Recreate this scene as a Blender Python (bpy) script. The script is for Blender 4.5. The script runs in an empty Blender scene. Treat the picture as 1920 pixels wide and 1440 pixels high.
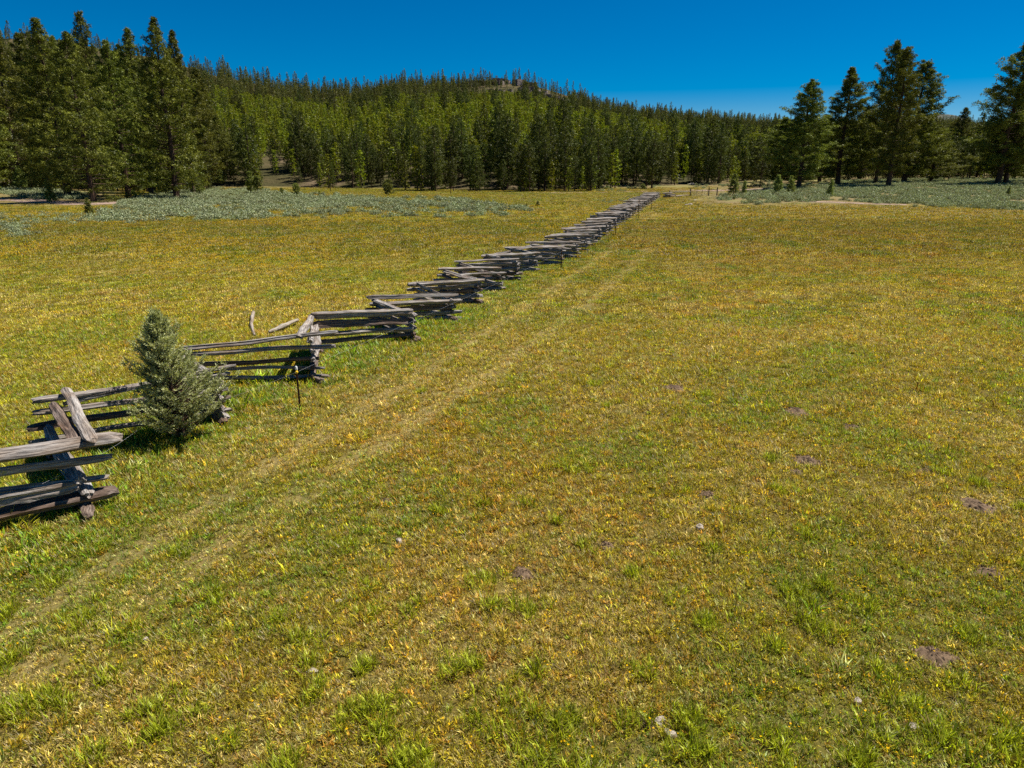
import bpy, math, random
import numpy as np
from mathutils import Vector, Matrix

R = math.radians
SC = bpy.context.scene
COL = SC.collection

# ------------------------------------------------------------------ camera, sky, sun, exposure
PITCH = R(17.2); H = 5.5; F = 1300.0
SP, CP = math.sin(PITCH), math.cos(PITCH)
cd = bpy.data.cameras.new('camera'); cam = bpy.data.objects.new('camera', cd); COL.objects.link(cam)
cam.location = (0, 0, H); cam.rotation_euler = (R(90) - PITCH, 0, 0)
cd.sensor_width = 36; cd.lens = 36 * F / 1920; cd.clip_start = .1; cd.clip_end = 9000
SC.camera = cam

SUN_EL = 60.0; SUN_AZ = 66.0      # azimuth to the right of straight ahead (+Y): sun stands beyond the trees on the right
w = bpy.data.worlds.new('World'); SC.world = w; w.use_nodes = True
nt = w.node_tree; nt.nodes.clear()
sky = nt.nodes.new('ShaderNodeTexSky'); sky.sky_type = 'NISHITA'; sky.sun_disc = False
sky.sun_elevation = R(SUN_EL); sky.sun_rotation = R(SUN_AZ)
sky.altitude = 2200; sky.air_density = 1.0; sky.dust_density = 0.0; sky.ozone_density = 4.0
hs = nt.nodes.new('ShaderNodeHueSaturation'); hs.inputs['Saturation'].default_value = 1.75; hs.inputs['Hue'].default_value = .502
bg = nt.nodes.new('ShaderNodeBackground'); bg.inputs['Strength'].default_value = 0.049
out = nt.nodes.new('ShaderNodeOutputWorld')
nt.links.new(sky.outputs[0], hs.inputs['Color']); nt.links.new(hs.outputs[0], bg.inputs['Color']); nt.links.new(bg.outputs[0], out.inputs['Surface'])

ld = bpy.data.lights.new('sun', 'SUN'); sun = bpy.data.objects.new('sun', ld); COL.objects.link(sun)
ld.energy = 5.0; ld.angle = R(.5); ld.color = (1.0, .955, .88)
sv = Vector((math.sin(R(SUN_AZ)) * math.cos(R(SUN_EL)), math.cos(R(SUN_AZ)) * math.cos(R(SUN_EL)), math.sin(R(SUN_EL))))
sun.rotation_euler = sv.to_track_quat('Z', 'Y').to_euler()
SC.view_settings.view_transform = 'Standard'; SC.view_settings.look = 'None'
SC.view_settings.exposure = 0.75; SC.view_settings.gamma = 1.0
SC.render.engine = 'CYCLES'
SC.cycles.max_bounces = 6; SC.cycles.diffuse_bounces = 3; SC.cycles.transmission_bounces = 4; SC.cycles.transparent_max_bounces = 4
SC.cycles.use_denoising = False

# ------------------------------------------------------------------ noise, terrain, camera geometry
def _h(ix, iy, s):
    n = (ix * 374761393 + iy * 668265263 + s * 1442695041) & 0xffffffff
    n = ((n ^ (n >> 13)) * 1274126177) & 0xffffffff
    return ((n ^ (n >> 16)) & 0xffffff) / float(0xffffff)
def vnoise(x, y, s=0):
    x = np.asarray(x, float); y = np.asarray(y, float)
    ix = np.floor(x).astype(np.int64); iy = np.floor(y).astype(np.int64)
    fx = x - ix; fy = y - iy; fx = fx * fx * (3 - 2 * fx); fy = fy * fy * (3 - 2 * fy)
    a = _h(ix, iy, s); b = _h(ix + 1, iy, s); c = _h(ix, iy + 1, s); d = _h(ix + 1, iy + 1, s)
    return (a * (1 - fx) + b * fx) * (1 - fy) + (c * (1 - fx) + d * fx) * fy
def fbm(x, y, s=0, o=4):
    t = 0; a = .5; n = 0
    for i in range(o):
        t = t + a * vnoise(np.asarray(x) * 2 ** i, np.asarray(y) * 2 ** i, s + i * 7); n += a; a *= .5
    return t / n
def sstep(a, b, x):
    t = np.clip((np.asarray(x, float) - a) / (b - a), 0, 1); return t * t * (3 - 2 * t)

def zb(x, y):                                     # height of the open ground
    x = np.asarray(x, float); y = np.asarray(y, float)
    u = x / np.maximum(y, 5)
    z = .07 * (fbm(x / 7, y / 7, 3, 3) - .5) + .35 * (fbm(x / 60, y / 60, 5, 2) - .5) * sstep(30, 90, y)
    z = z + sstep(112, 185, y) * sstep(.22, .42, u) * 1.7
    z = z + sstep(100, 170, y) * sstep(-.42, -.6, u) * .8
    z = z + sstep(180, 330, y) * 3.0
    return z

RX = [-500, -200, 0, 100, 200, 300, 400, 500, 600, 700, 750, 800, 880, 950, 1000, 1060, 1120, 1200, 1300, 1400, 1500, 1600, 1700, 1800, 1900, 2200, 2500]
RY = [70, 66, 72, 78, 92, 110, 140, 162, 176, 172, 162, 160, 158, 156, 160, 178, 200, 216, 226, 234, 240, 238, 236, 238, 246, 262, 270]
RD = [480, 500, 520, 540, 570, 610, 660, 740, 820, 880, 900, 920, 930, 930, 930, 930, 930, 950, 1000, 1050, 1100, 1150, 1200, 1200, 1200, 1200, 1200]
def pix_u(px, py):                                # tangent of azimuth of a pixel's ray, and rise per metre forward
    v = np.asarray(py, float) - 720
    f = CP * F - SP * v; d = SP * F + CP * v
    return (np.asarray(px, float) - 960) / f, -d / f
_u, _s = pix_u(np.array(RX, float), np.array(RY, float))
def ridge(u):
    yr = np.interp(u, _u, RD); zr = H + yr * np.interp(u, _u, _s)
    return yr, zr
def foot(u): return np.interp(u, [-.75, -.35, 0, .35, .75], [192, 222, 206, 246, 262])
def zh(x, y):                                     # height of the wooded hill
    x = np.asarray(x, float); y = np.asarray(y, float)
    u = x / np.maximum(y, 1); yr, zr = ridge(u); yf = foot(u)
    t = (y - yf) / (yr - yf)
    s = np.clip(t, 0, 1)
    p = .45 * s ** .75 + .37 * s + .18 * s ** 6
    z = 1.0 + (zr - 1.0) * p
    z = z - np.clip(t - 1, 0, 9) * 60 - np.clip(-t, 0, 9) * 90
    amp = sstep(0, .15, t) * (1 - sstep(.8, 1, t))
    return z + amp * (9 * (fbm(x / 90, y / 90, 21, 4) - .5)) + 2.5 * (fbm(x / 12, y / 12, 22, 3) - .5) * sstep(.02, .1, t)
def zt(x, y): return np.maximum(zb(x, y), zh(x, y))

def proj(x, y, z):
    d = np.asarray(y) * CP + (H - np.asarray(z)) * SP
    up = -np.asarray(y) * -SP * 1.0 + 0 * d
    v = (-(np.asarray(z) - H) * CP - np.asarray(y) * SP) if False else ((H - np.asarray(z)) * CP - np.asarray(y) * SP)
    return 960 + F * np.asarray(x) / d, 720 + F * v / d
def at(px, py, z=None):
    """ground point seen at a pixel of the 1920x1440 photograph"""
    u, s = pix_u(px, py); u = float(u); s = float(s)
    if z is not None:
        y = (z - H) / s; return Vector((u * y, y, z))
    y = 3.0
    while y < 1500:
        if H + s * y <= float(zt(u * y, y)): break
        y *= 1.004
    lo, hi = y / 1.004, y
    for _ in range(20):
        m = (lo + hi) / 2
        if H + s * m <= float(zt(u * m, m)): hi = m
        else: lo = m
    return Vector((u * hi, hi, float(zt(u * hi, hi))))
def on_plane(px, py, A, B):
    """point of the upright plane through ground points A, B that is seen at a pixel"""
    u, s = pix_u(px, py); u = float(u); s = float(s)
    dx, dy = B.x - A.x, B.y - A.y
    y = (A.x * dy - A.y * dx) / (u * dy - dx)
    return Vector((u * y, y, H + s * y))

# tyre tracks: x = a + b*y + c*y^2 through three ground points each
def fitc(p):
    ys = np.array([at(*q).y for q in p]); xs = np.array([at(*q).x for q in p])
    return np.polyfit(ys, xs, 2)
TR1 = fitc([(300, 975), (560, 862), (740, 738), (905, 632), (1060, 522), (1216, 402)])
TR2 = fitc([(60, 1190), (300, 1072), (545, 965), (720, 862), (900, 738), (1090, 560), (1226, 410)])

# fence corners: near corners (to the right) and far corners (to the left), alternating
FEN = []
def gp(px, py): p = at(px, py); return Vector((p.x, p.y, 0))
nearc = [gp(165, 958), gp(413, 790), gp(592, 714), gp(775, 640), gp(846, 601), gp(893, 568), gp(934, 544), gp(968, 525), gp(1003, 508), gp(1050, 495), gp(1080, 484)]
farc = {0: gp(100, 850), 1: gp(333, 727), 2: gp(597, 660)}
endp = gp(1236, 370)
while (nearc[-1] - endp).length > 4 and nearc[-1].y < endp.y:
    a = nearc[-1]; t = (endp - a).normalized()
    bow = .012 * math.sin(len(nearc) * .35)
    nearc.append(a + Vector((t.x * 3.9 + bow, t.y * 3.9, 0)))
rf = random.Random(5)
A_0 = nearc[0] - Vector((2.6, 1.85, 0))
FEN.append(A_0)
for i, p in enumerate(nearc):
    FEN.append(p)
    if i < len(nearc) - 1:
        FEN.append(farc[i] if i in farc else p + Vector((-1.75 + rf.uniform(-.2, .2), 2.45 + rf.uniform(-.25, .25), 0)))
# FEN[0]-FEN[1] section A, FEN[1]-FEN[2] end-on, FEN[2]-FEN[3] section B ...
FX = np.array([p.x for p in FEN[1::2]]); FY = np.array([p.y for p in FEN[1::2]])
def fence_dx(x, y): return np.asarray(x) - np.interp(y, FY, FX)       # >0: track side

# ------------------------------------------------------------------ materials
def new_mat(name):
    m = bpy.data.materials.new(name); m.use_nodes = True
    t = m.node_tree; t.nodes.clear(); return m, t
def N(t, kind, **kw):
    n = t.nodes.new('ShaderNode' + kind)
    for k, v in kw.items():
        if hasattr(n, k): setattr(n, k, v)
        else: n.inputs[k.replace('_', ' ')].default_value = v
    return n
def ramp(t, fac, stops):
    n = t.nodes.new('ShaderNodeValToRGB'); e = n.color_ramp.elements
    while len(e) < len(stops): e.new(.5)
    for i, (p, c) in enumerate(stops): e[i].position = p; e[i].color = (*c, 1) if len(c) == 3 else c
    t.links.new(fac, n.inputs[0]); return n.outputs[0]
def noise(t, vec, scale, detail=4, rough=.6, dist=0):
    n = t.nodes.new('ShaderNodeTexNoise'); n.inputs['Scale'].default_value = scale
    n.inputs['Detail'].default_value = detail; n.inputs['Roughness'].default_value = rough; n.inputs['Distortion'].default_value = dist
    if vec is not None: t.links.new(vec, n.inputs['Vector'])
    return n
def mixc(t, fac, a, b, mode='MIX'):
    n = t.nodes.new('ShaderNodeMix'); n.data_type = 'RGBA'; n.blend_type = mode
    for s, v in ((n.inputs[0], fac), (n.inputs[6], a), (n.inputs[7], b)):
        if isinstance(v, (int, float)): s.default_value = v
        elif isinstance(v, tuple): s.default_value = (*v, 1)
        else: t.links.new(v, s)
    return n.outputs[2]
def math_(t, op, a, b=None, clamp=False):
    n = t.nodes.new('ShaderNodeMath'); n.operation = op; n.use_clamp = clamp
    for i, v in enumerate((a, b)):
        if v is None: continue
        if isinstance(v, (int, float)): n.inputs[i].default_value = v
        else: t.links.new(v, n.inputs[i])
    return n.outputs[0]
def attr(t, name, kind='GEOMETRY'):
    n = t.nodes.new('ShaderNodeAttribute'); n.attribute_name = name; n.attribute_type = kind; return n
def bump(t, h, strength, dist):
    n = t.nodes.new('ShaderNodeBump'); n.inputs['Strength'].default_value = strength; n.inputs['Distance'].default_value = dist
    t.links.new(h, n.inputs['Height']); return n.outputs[0]
def finish(t, color, rough=.9, spec=.2, normal=None):
    b = t.nodes.new('ShaderNodeBsdfPrincipled'); b.inputs['Roughness'].default_value = rough; b.inputs['Specular IOR Level'].default_value = spec
    if isinstance(color, tuple): b.inputs['Base Color'].default_value = (*color, 1)
    else: t.links.new(color, b.inputs['Base Color'])
    if normal is not None: t.links.new(normal, b.inputs['Normal'])
    o = t.nodes.new('ShaderNodeOutputMaterial'); t.links.new(b.outputs[0], o.inputs[0])
def finish_leaf(t, color, trans=.4, tcol=None, gloss=0.0):
    d = t.nodes.new('ShaderNodeBsdfDiffuse'); tr = t.nodes.new('ShaderNodeBsdfTranslucent'); mx = t.nodes.new('ShaderNodeMixShader')
    mx.inputs[0].default_value = trans
    t.links.new(color, d.inputs[0]); t.links.new(tcol if tcol is not None else color, tr.inputs[0])
    t.links.new(d.outputs[0], mx.inputs[1]); t.links.new(tr.outputs[0], mx.inputs[2])
    last = mx.outputs[0]
    if gloss > 0:
        g = t.nodes.new('ShaderNodeBsdfGlossy'); g.inputs['Roughness'].default_value = .45; g.inputs[0].default_value = (1, 1, 1, 1)
        m2 = t.nodes.new('ShaderNodeMixShader'); m2.inputs[0].default_value = gloss
        t.links.new(last, m2.inputs[1]); t.links.new(g.outputs[0], m2.inputs[2]); last = m2.outputs[0]
    o = t.nodes.new('ShaderNodeOutputMaterial'); t.links.new(last, o.inputs[0])

# wood: grain runs along the rail through the 'rc' attribute (metres along, across, up)
def wood_mat(name, dark, mid, light, lichen=.5):
    m, t = new_mat(name)
    rc = attr(t, 'rc').outputs['Vector']; oi = t.nodes.new('ShaderNodeObjectInfo')
    mp = t.nodes.new('ShaderNodeMapping'); mp.inputs['Scale'].default_value = (.55, 11, 11); t.links.new(rc, mp.inputs[0])
    n1 = noise(t, mp.outputs[0], 3.2, 7, .68, .3)
    mp2 = t.nodes.new('ShaderNodeMapping'); mp2.inputs['Scale'].default_value = (.9, 3, 3); t.links.new(rc, mp2.inputs[0])
    n2 = noise(t, mp2.outputs[0], 1.3, 4, .6)
    c = ramp(t, n1.outputs[0], [(.3, dark), (.43, mid), (.6, light), (.8, tuple(min(1, v * 1.25) for v in light))])
    c = mixc(t, ramp(t, n2.outputs[0], [(.4, (0, 0, 0)), (.68, (1, 1, 1))]), c, mixc(t, 1, c, (.72, .58, .46), 'MULTIPLY'))
    n3 = noise(t, rc, 7, 5, .7)
    li = math_(t, 'MULTIPLY', ramp(t, n3.outputs[0], [(.61, (0, 0, 0)), (.68, (1, 1, 1))]), lichen)
    nz = noise(t, rc, .8, 2)
    li = math_(t, 'MULTIPLY', li, ramp(t, nz.outputs[0], [(.5, (0, 0, 0)), (.6, (1, 1, 1))]))
    c = mixc(t, li, c, (.3, .29, .05))
    bn = bump(t, n1.outputs[0], .9, .03)
    finish(t, c, .88, .25, bn); return m
M = {}
M['wood'] = wood_mat('weathered_wood', (.03, .025, .022), (.16, .14, .125), (.42, .385, .35), .8)
M['wood_brown'] = wood_mat('browned_wood', (.02, .014, .011), (.085, .06, .046), (.24, .185, .15), .4)
M['wood_pale'] = wood_mat('bleached_wood', (.06, .05, .04), (.24, .2, .16), (.42, .375, .31), 0)
M['bark'] = wood_mat('pine_bark', (.018, .012, .009), (.05, .032, .022), (.13, .078, .05), 0)

def metal_rust():
    m, t = new_mat('rusty_steel'); tc = t.nodes.new('ShaderNodeTexCoord')
    n = noise(t, tc.outputs['Object'], 40, 5, .7)
    finish(t, ramp(t, n.outputs[0], [(.35, (.045, .02, .014)), (.6, (.11, .042, .025)), (.8, (.2, .09, .05))]), .8, .3, bump(t, n.outputs[0], .4, .003)); return m
M['rust'] = metal_rust()
m, t = new_mat('galvanised_wire'); finish(t, (.35, .35, .36), .4, .5); M['wire'] = m
m, t = new_mat('yellow_plastic'); finish(t, (.75, .48, .01), .45, .4); M['yellow'] = m
m, t = new_mat('white_plastic'); finish(t, (.75, .74, .7), .45, .4); M['white'] = m

def needles(name, a, b, tw=.4, sat=1.0):
    m, t = new_mat(name)
    v = attr(t, 'v').outputs['Fac']; oi = t.nodes.new('ShaderNodeObjectInfo')
    c = mixc(t, v, a, b)
    h = t.nodes.new('ShaderNodeHueSaturation'); t.links.new(c, h.inputs['Color'])
    t.links.new(math_(t, 'ADD', math_(t, 'MULTIPLY', oi.outputs['Random'], .035), .4825), h.inputs['Hue'])
    t.links.new(math_(t, 'ADD', math_(t, 'MULTIPLY', oi.outputs['Random'], .5), .75), h.inputs['Value'])
    tcl = mixc(t, 1, h.outputs[0], (1.25, 1.25, .5), 'MULTIPLY')
    finish_leaf(t, h.outputs[0], tw, tcl, .012); return m
M['needle_big'] = needles('pine_needles', (.022, .035, .006), (.24, .25, .034), .18)
M['needle_edge'] = needles('edge_needles', (.022, .034, .007), (.13, .145, .026), .2)
M['needle_young'] = needles('young_needles', (.062, .082, .007), (.28, .3, .016), .32)
M['needle_upper'] = needles('upper_needles', (.045, .055, .013), (.17, .165, .04), .3)
M['needle_sapling'] = needles('sapling_needles', (.06, .085, .02), (.3, .32, .08), .35)
M['juniper'] = needles('juniper_scales', (.13, .14, .05), (.55, .54, .27), .25)
M['sage'] = needles('sage_leaves', (.1, .12, .05), (.41, .44, .25), .15)
M['shrub_green'] = needles('shrub_leaves', (.05, .08, .02), (.2, .22, .08), .35)

def blade_mat():
    m, t = new_mat('meadow_blades')
    tint = attr(t, 'tint', 'INSTANCER').outputs['Color']; v = attr(t, 'v').outputs['Fac']; q = attr(t, 'q').outputs['Fac']
    k = math_(t, 'ADD', math_(t, 'MULTIPLY', math_(t, 'POWER', v, 2.2), 2.15), .4)
    c = mixc(t, 1, tint, (1, 1, 1), 'MULTIPLY')
    s = t.nodes.new('ShaderNodeVectorMath'); s.operation = 'SCALE'; t.links.new(c, s.inputs[0]); t.links.new(k, s.inputs['Scale'])
    c2 = mixc(t, q, s.outputs[0], (.36, .26, .09))
    finish_leaf(t, c2, .42, mixc(t, 1, c2, (1.15, 1.15, .6), 'MULTIPLY'), .02); return m
M['blade'] = blade_mat()
def flower_mat(name, c):
    m, t = new_mat(name); v = t.nodes.new('ShaderNodeRGB'); v.outputs[0].default_value = (*c, 1); finish_leaf(t, v.outputs[0], .3); return m
M['petal'] = flower_mat('yellow_petals', (.8, .47, .008))

def ground_mat():
    m, t = new_mat('meadow_ground')
    geo = t.nodes.new('ShaderNodeNewGeometry'); P = geo.outputs['Position']
    tint = attr(t, 'tint').outputs['Color']
    n1 = noise(t, P, 14, 6, .75); n2 = noise(t, P, 1.6, 5, .65); n3 = noise(t, P, 90, 3, .8)
    k = math_(t, 'ADD', math_(t, 'MULTIPLY', n1.outputs[0], 1.1), .38)
    s = t.nodes.new('ShaderNodeVectorMath'); s.operation = 'SCALE'; t.links.new(tint, s.inputs[0]); t.links.new(k, s.inputs['Scale'])
    c = mixc(t, ramp(t, n2.outputs[0], [(.5, (0, 0, 0)), (.66, (1, 1, 1))]), s.outputs[0], mixc(t, .35, s.outputs[0], (.12, .08, .035)))
    c = mixc(t, math_(t, 'MULTIPLY', ramp(t, n3.outputs[0], [(.56, (0, 0, 0)), (.66, (1, 1, 1))]), .35), c, (.3, .22, .09))
    sx = t.nodes.new('ShaderNodeSeparateXYZ'); t.links.new(P, sx.inputs[0])
    def line(cf, wid):
        x, y = sx.outputs[0], sx.outputs[1]
        e = math_(t, 'ADD', math_(t, 'MULTIPLY', math_(t, 'ADD', math_(t, 'MULTIPLY', y, float(cf[0])), float(cf[1])), y), float(cf[2]))
        d = math_(t, 'ABSOLUTE', math_(t, 'SUBTRACT', x, e))
        return math_(t, 'SUBTRACT', 1, math_(t, 'DIVIDE', d, wid), True)
    nn = noise(t, P, .9, 4, .7)
    l = math_(t, 'MULTIPLY', math_(t, 'MAXIMUM', line(TR1, .55), line(TR2, .5)), math_(t, 'MULTIPLY', nn.outputs[0], 1.7), True)
    c = mixc(t, math_(t, 'MULTIPLY', l, .38), c, (.34, .25, .11))
    bn = bump(t, n1.outputs[0], .6, .05)
    finish(t, c, .95, .1, bn); return m
M['ground'] = ground_mat()

def hill_mat():
    m, t = new_mat('hill_soil'); geo = t.nodes.new('ShaderNodeNewGeometry'); P = geo.outputs['Position']
    n = noise(t, P, .06, 6, .7); n2 = noise(t, P, .5, 5, .7)
    c = ramp(t, n.outputs[0], [(.35, (.06, .06, .02)), (.5, (.1, .085, .035)), (.68, (.2, .145, .09))])
    c = mixc(t, n2.outputs[0], c, mixc(t, 1, c, (.45, .42, .38), 'MULTIPLY'))
    finish(t, c, .95, .1, bump(t, n2.outputs[0], 1, 1.0)); return m
M['hill'] = hill_mat()
def rock_mat(name, a, b, sc=3.0):
    m, t = new_mat(name); tc = t.nodes.new('ShaderNodeTexCoord')
    n = noise(t, tc.outputs['Object'], sc, 7, .75)
    finish(t, ramp(t, n.outputs[0], [(.35, a), (.65, b)]), .92, .15, bump(t, n.outputs[0], .9, .3 / sc)); return m
M['cliff'] = rock_mat('outcrop_rock', (.07, .055, .05), (.3, .24, .21), .25)
M['stone'] = rock_mat('pale_stone', (.22, .18, .14), (.5, .43, .36), 9)
M['soil'] = rock_mat('loose_soil', (.07, .045, .025), (.21, .14, .085), 16)
M['road'] = rock_mat('road_dust', (.22, .15, .115), (.38, .27, .21), .8)

# ------------------------------------------------------------------ object helpers
def prop(o, label=None, cat=None, group=None, kind=None):
    for k, v in (('label', label), ('category', cat), ('group', group), ('kind', kind)):
        if v: o[k] = v
    return o
def empty(name, loc, rz=0):
    o = bpy.data.objects.new(name, None); COL.objects.link(o); o.location = loc; o.rotation_euler = (0, 0, rz); o.empty_display_size = .2; return o
def mesh_np(name, V, faces, mats, smooth=False, attrs=None, midx=None):
    """faces: list of (n, k) int arrays"""
    me = bpy.data.meshes.new(name); V = np.asarray(V, np.float32)
    me.vertices.add(len(V)); me.vertices.foreach_set('co', V.ravel())
    tot = sum(f.size for f in faces); npoly = sum(len(f) for f in faces)
    me.loops.add(tot); me.polygons.add(npoly)
    me.loops.foreach_set('vertex_index', np.concatenate([f.ravel() for f in faces]).astype(np.int32))
    st = []; c = 0
    for f in faces:
        st.append(c + np.arange(len(f)) * f.shape[1]); c += f.size
    me.polygons.foreach_set('loop_start', np.concatenate(st).astype(np.int32))
    me.polygons.foreach_set('use_smooth', np.full(npoly, smooth))
    for k, a in (attrs or {}).items():
        a = np.asarray(a, np.float32)
        if a.ndim == 1: me.attributes.new(k, 'FLOAT', 'POINT').data.foreach_set('value', a)
        elif a.shape[1] == 3 and k == 'rc': me.attributes.new(k, 'FLOAT_VECTOR', 'POINT').data.foreach_set('vector', a.ravel())
        else:
            c4 = np.ones((len(a), 4), np.float32); c4[:, :3] = a
            me.attributes.new(k, 'FLOAT_COLOR', 'POINT').data.foreach_set('color', c4.ravel())
    for mt in (mats if isinstance(mats, (list, tuple)) else [mats]): me.materials.append(mt)
    me.update(calc_edges=True); me.validate(); return me
def link(name, me, parent=None, loc=None):
    o = bpy.data.objects.new(name, me); COL.objects.link(o)
    if parent is not None: o.parent = parent
    if loc is not None: o.location = loc
    return o

class MB:                                         # gathers several shapes into one mesh
    def __init__(s): s.V = []; s.F = {3: [], 4: []}; s.rc = []; s.n = 0; s.P = []
    def add(s, V, F, rc=None):
        V = np.asarray(V, float)
        s.V.append(V); s.rc.append(V if rc is None else np.asarray(rc, float))
        for f in F:
            if len(f) in (3, 4) : s.F[len(f)].append([i + s.n for i in f])
            else: s.P.append([i + s.n for i in f])
        s.n += len(V)
    def mesh(s, name, mat, smooth=False):
        fs = [np.array(v) for v in s.F.values() if v] + [np.array([p]) for p in s.P]
        return mesh_np(name, np.concatenate(s.V), fs, mat, smooth, {'rc': np.concatenate(s.rc)})

def tube(mb, pts, rad, n=8, off=0, cap=True):
    """tapering tube along a polyline, grain coordinates along it"""
    pts = [Vector(p) for p in pts]; V = []; RC = []; Lg = 0
    ref = Vector((0, 0, 1)) if abs((pts[-1] - pts[0]).normalized().z) < .9 else Vector((1, 0, 0))
    for i, p in enumerate(pts):
        d = (pts[min(i + 1, len(pts) - 1)] - pts[max(i - 1, 0)]).normalized()
        s = d.cross(ref).normalized(); u = s.cross(d)
        if i: Lg += (p - pts[i - 1]).length
        r = rad[i] if isinstance(rad, (list, tuple)) else rad
        for k in range(n):
            a = 2 * math.pi * k / n
            q = p + (s * math.cos(a) + u * math.sin(a)) * r
            V.append(q[:]); RC.append((Lg + off, math.cos(a) * r + off * 1.7, math.sin(a) * r))
    F = [(i * n + k, i * n + (k + 1) % n, (i + 1) * n + (k + 1) % n, (i + 1) * n + k) for i in range(len(pts) - 1) for k in range(n)]
    if cap: F += [list(range(n))[::-1], [(len(pts) - 1) * n + k for k in range(n)]]
    mb.add(V, F, RC)

def rail_geo(L, r, seed, n=12, seg=16, flat=.8, bow=.03, knot=True):
    """split log lying along +X from 0 to L, cross-section irregular like a wedge"""
    g = random.Random(seed)
    lob = [(g.uniform(.06, .22), k, g.uniform(0, 6.28)) for k in (2, 3, 4)]
    ridge_ = [g.uniform(-.11, .11) for _ in range(n)]
    b1, b2 = g.uniform(-bow, bow), g.uniform(-bow, bow)
    kn = [(g.uniform(.1, .9) * L, g.randrange(n), g.uniform(.1, .3)) for _ in range(3)] if knot else []
    V = []; RC = []; off = g.uniform(0, 50)
    sx = [g.uniform(0, 100) for _ in range(3)]
    tap = g.uniform(.72, 1.0); tend = g.uniform(.75, 1)
    for i in range(seg + 1):
        f = i / seg; x = f * L
        tp = tap + (1 - tap) * (1 - f)
        e = min(f, 1 - f) * L
        es = 1 if e > .12 else (.72 + .28 * e / .12)
        dy = b1 * L * math.sin(math.pi * f) + .014 * math.sin(f * 9 + sx[0]); dz = b2 * L * .5 * math.sin(math.pi * f) + .01 * math.sin(f * 11 + sx[1])
        for k in range(n):
            a = 2 * math.pi * k / n
            rr = 1 + ridge_[k] + sum(am * math.cos(kk * a + ph + .35 * f * kk) for am, kk, ph in lob)
            rr += .05 * math.sin(f * 23 + k * 2.1 + sx[2]) + g.uniform(-.03, .03)
            for kx, kk, ka in kn:
                if kk == k: rr += ka * math.exp(-((x - kx) / .09) ** 2)
            rr *= r * tp * es
            xo = g.uniform(-.05, .05) if i in (0, seg) else 0
            y = math.cos(a) * rr; z = math.sin(a) * rr * flat
            V.append((x + xo, y + dy, z + dz)); RC.append((x + off, y + off, z))
    F = [(i * n + k, (i + 1) * n + k, (i + 1) * n + (k + 1) % n, i * n + (k + 1) % n) for i in range(seg) for k in range(n)]
    F += [list(range(n)), [seg * n + k for k in range(n)][::-1]]
    return V, F, RC
def orient(p0, p1, roll=0):
    x = (p1 - p0).normalized(); y = Vector((0, 0, 1)).cross(x)
    y = y.normalized() if y.length > 1e-4 else Vector((0, 1, 0)); z = x.cross(y)
    m = Matrix((x, y, z)).transposed().to_4x4()
    return Matrix.Translation(p0) @ m @ Matrix.Rotation(roll, 4, 'X')

# ------------------------------------------------------------------ ground sheet
PAL = {'green': (.14, .22, .01), 'lush': (.1, .22, .012), 'ygreen': (.31, .3, .011), 'olive': (.25, .19, .01), 'gold': (.42, .27, .01),
       'straw': (.5, .38, .13), 'rust': (.34, .155, .02), 'pale': (.36, .37, .14)}
PK = list(PAL); PC = np.array([PAL[k] for k in PK])
def weights(x, y):
    """share of each blade colour at a place: (n, 8)"""
    x = np.asarray(x, float); y = np.asarray(y, float)
    a = fbm(x / 2.6, y / 2.6, 31, 3); b = fbm(x / 9, y / 14, 41, 3); c = fbm(x / 1.1, y / 1.1, 51, 2); d = fbm(x / 34, y / 16, 61, 3)
    fd = fence_dx(x, y); left = sstep(.5, -1.5, fd); near_f = np.exp(-((fd + .6) / 1.9) ** 2)
    tr = np.zeros_like(x)
    for cf in (TR1, TR2):
        e = (cf[0] * y + cf[1]) * y + cf[2] + .12 * (vnoise(y * .4, 0 * y, 5) - .5)
        tr = np.maximum(tr, sstep(.5, .12, np.abs(x - e)) * (.55 + .9 * vnoise(x * .5, y * .35, 6)))
    far = sstep(28, 75, y)
    W = {
        'green': .1 + .85 * sstep(.5, .66, a) - .08 * far,
        'lush': .06 * sstep(.55, .7, b) + 1.3 * near_f * (1 - .7 * far) + .18 * sstep(.58, .68, a),
        'ygreen': .34 + .7 * left + .25 * sstep(.42, .62, c),
        'olive': .4 + .3 * (1 - left) + .3 * (1 - left) * sstep(.4, .6, b),
        'gold': .13 + .7 * far * sstep(.42, .6, d) + .12 * left * sstep(.4, .6, d) + .2 * far * (1 - .5 * left),
        'straw': .15 + .55 * sstep(.52, .68, 1 - a) + .95 * tr * (.6 + .8 * c),
        'rust': .13 + .36 * sstep(.52, .7, 1 - b) * (1 - left * .6) + .15 * sstep(.6, .7, c),
        'pale': .07 + .12 * sstep(.55, .7, c) + .7 * tr * .3,
    }
    for kk_, q_ in (('straw', .6), ('rust', .45), ('pale', .7)): W[kk_] = W[kk_] * (1 - q_ * far)
    # the stretch where the meadow ends: drier
    W = np.stack([np.clip(W[k], .001, 9) * np.ones_like(x) for k in PK], -1)
    return W / W.sum(-1, keepdims=True)

def grid_mesh(name, X, Y, Z, mat, tint=None):
    ny, nx = X.shape
    V = np.stack([X.ravel(), Y.ravel(), Z.ravel()], -1)
    i = np.arange(ny - 1)[:, None] * nx + np.arange(nx - 1)[None]
    Fq = np.stack([i, i + 1, i + nx + 1, i + nx], -1).reshape(-1, 4)
    return mesh_np(name, V, [Fq], mat, True, {'tint': tint} if tint is not None else None)

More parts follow.
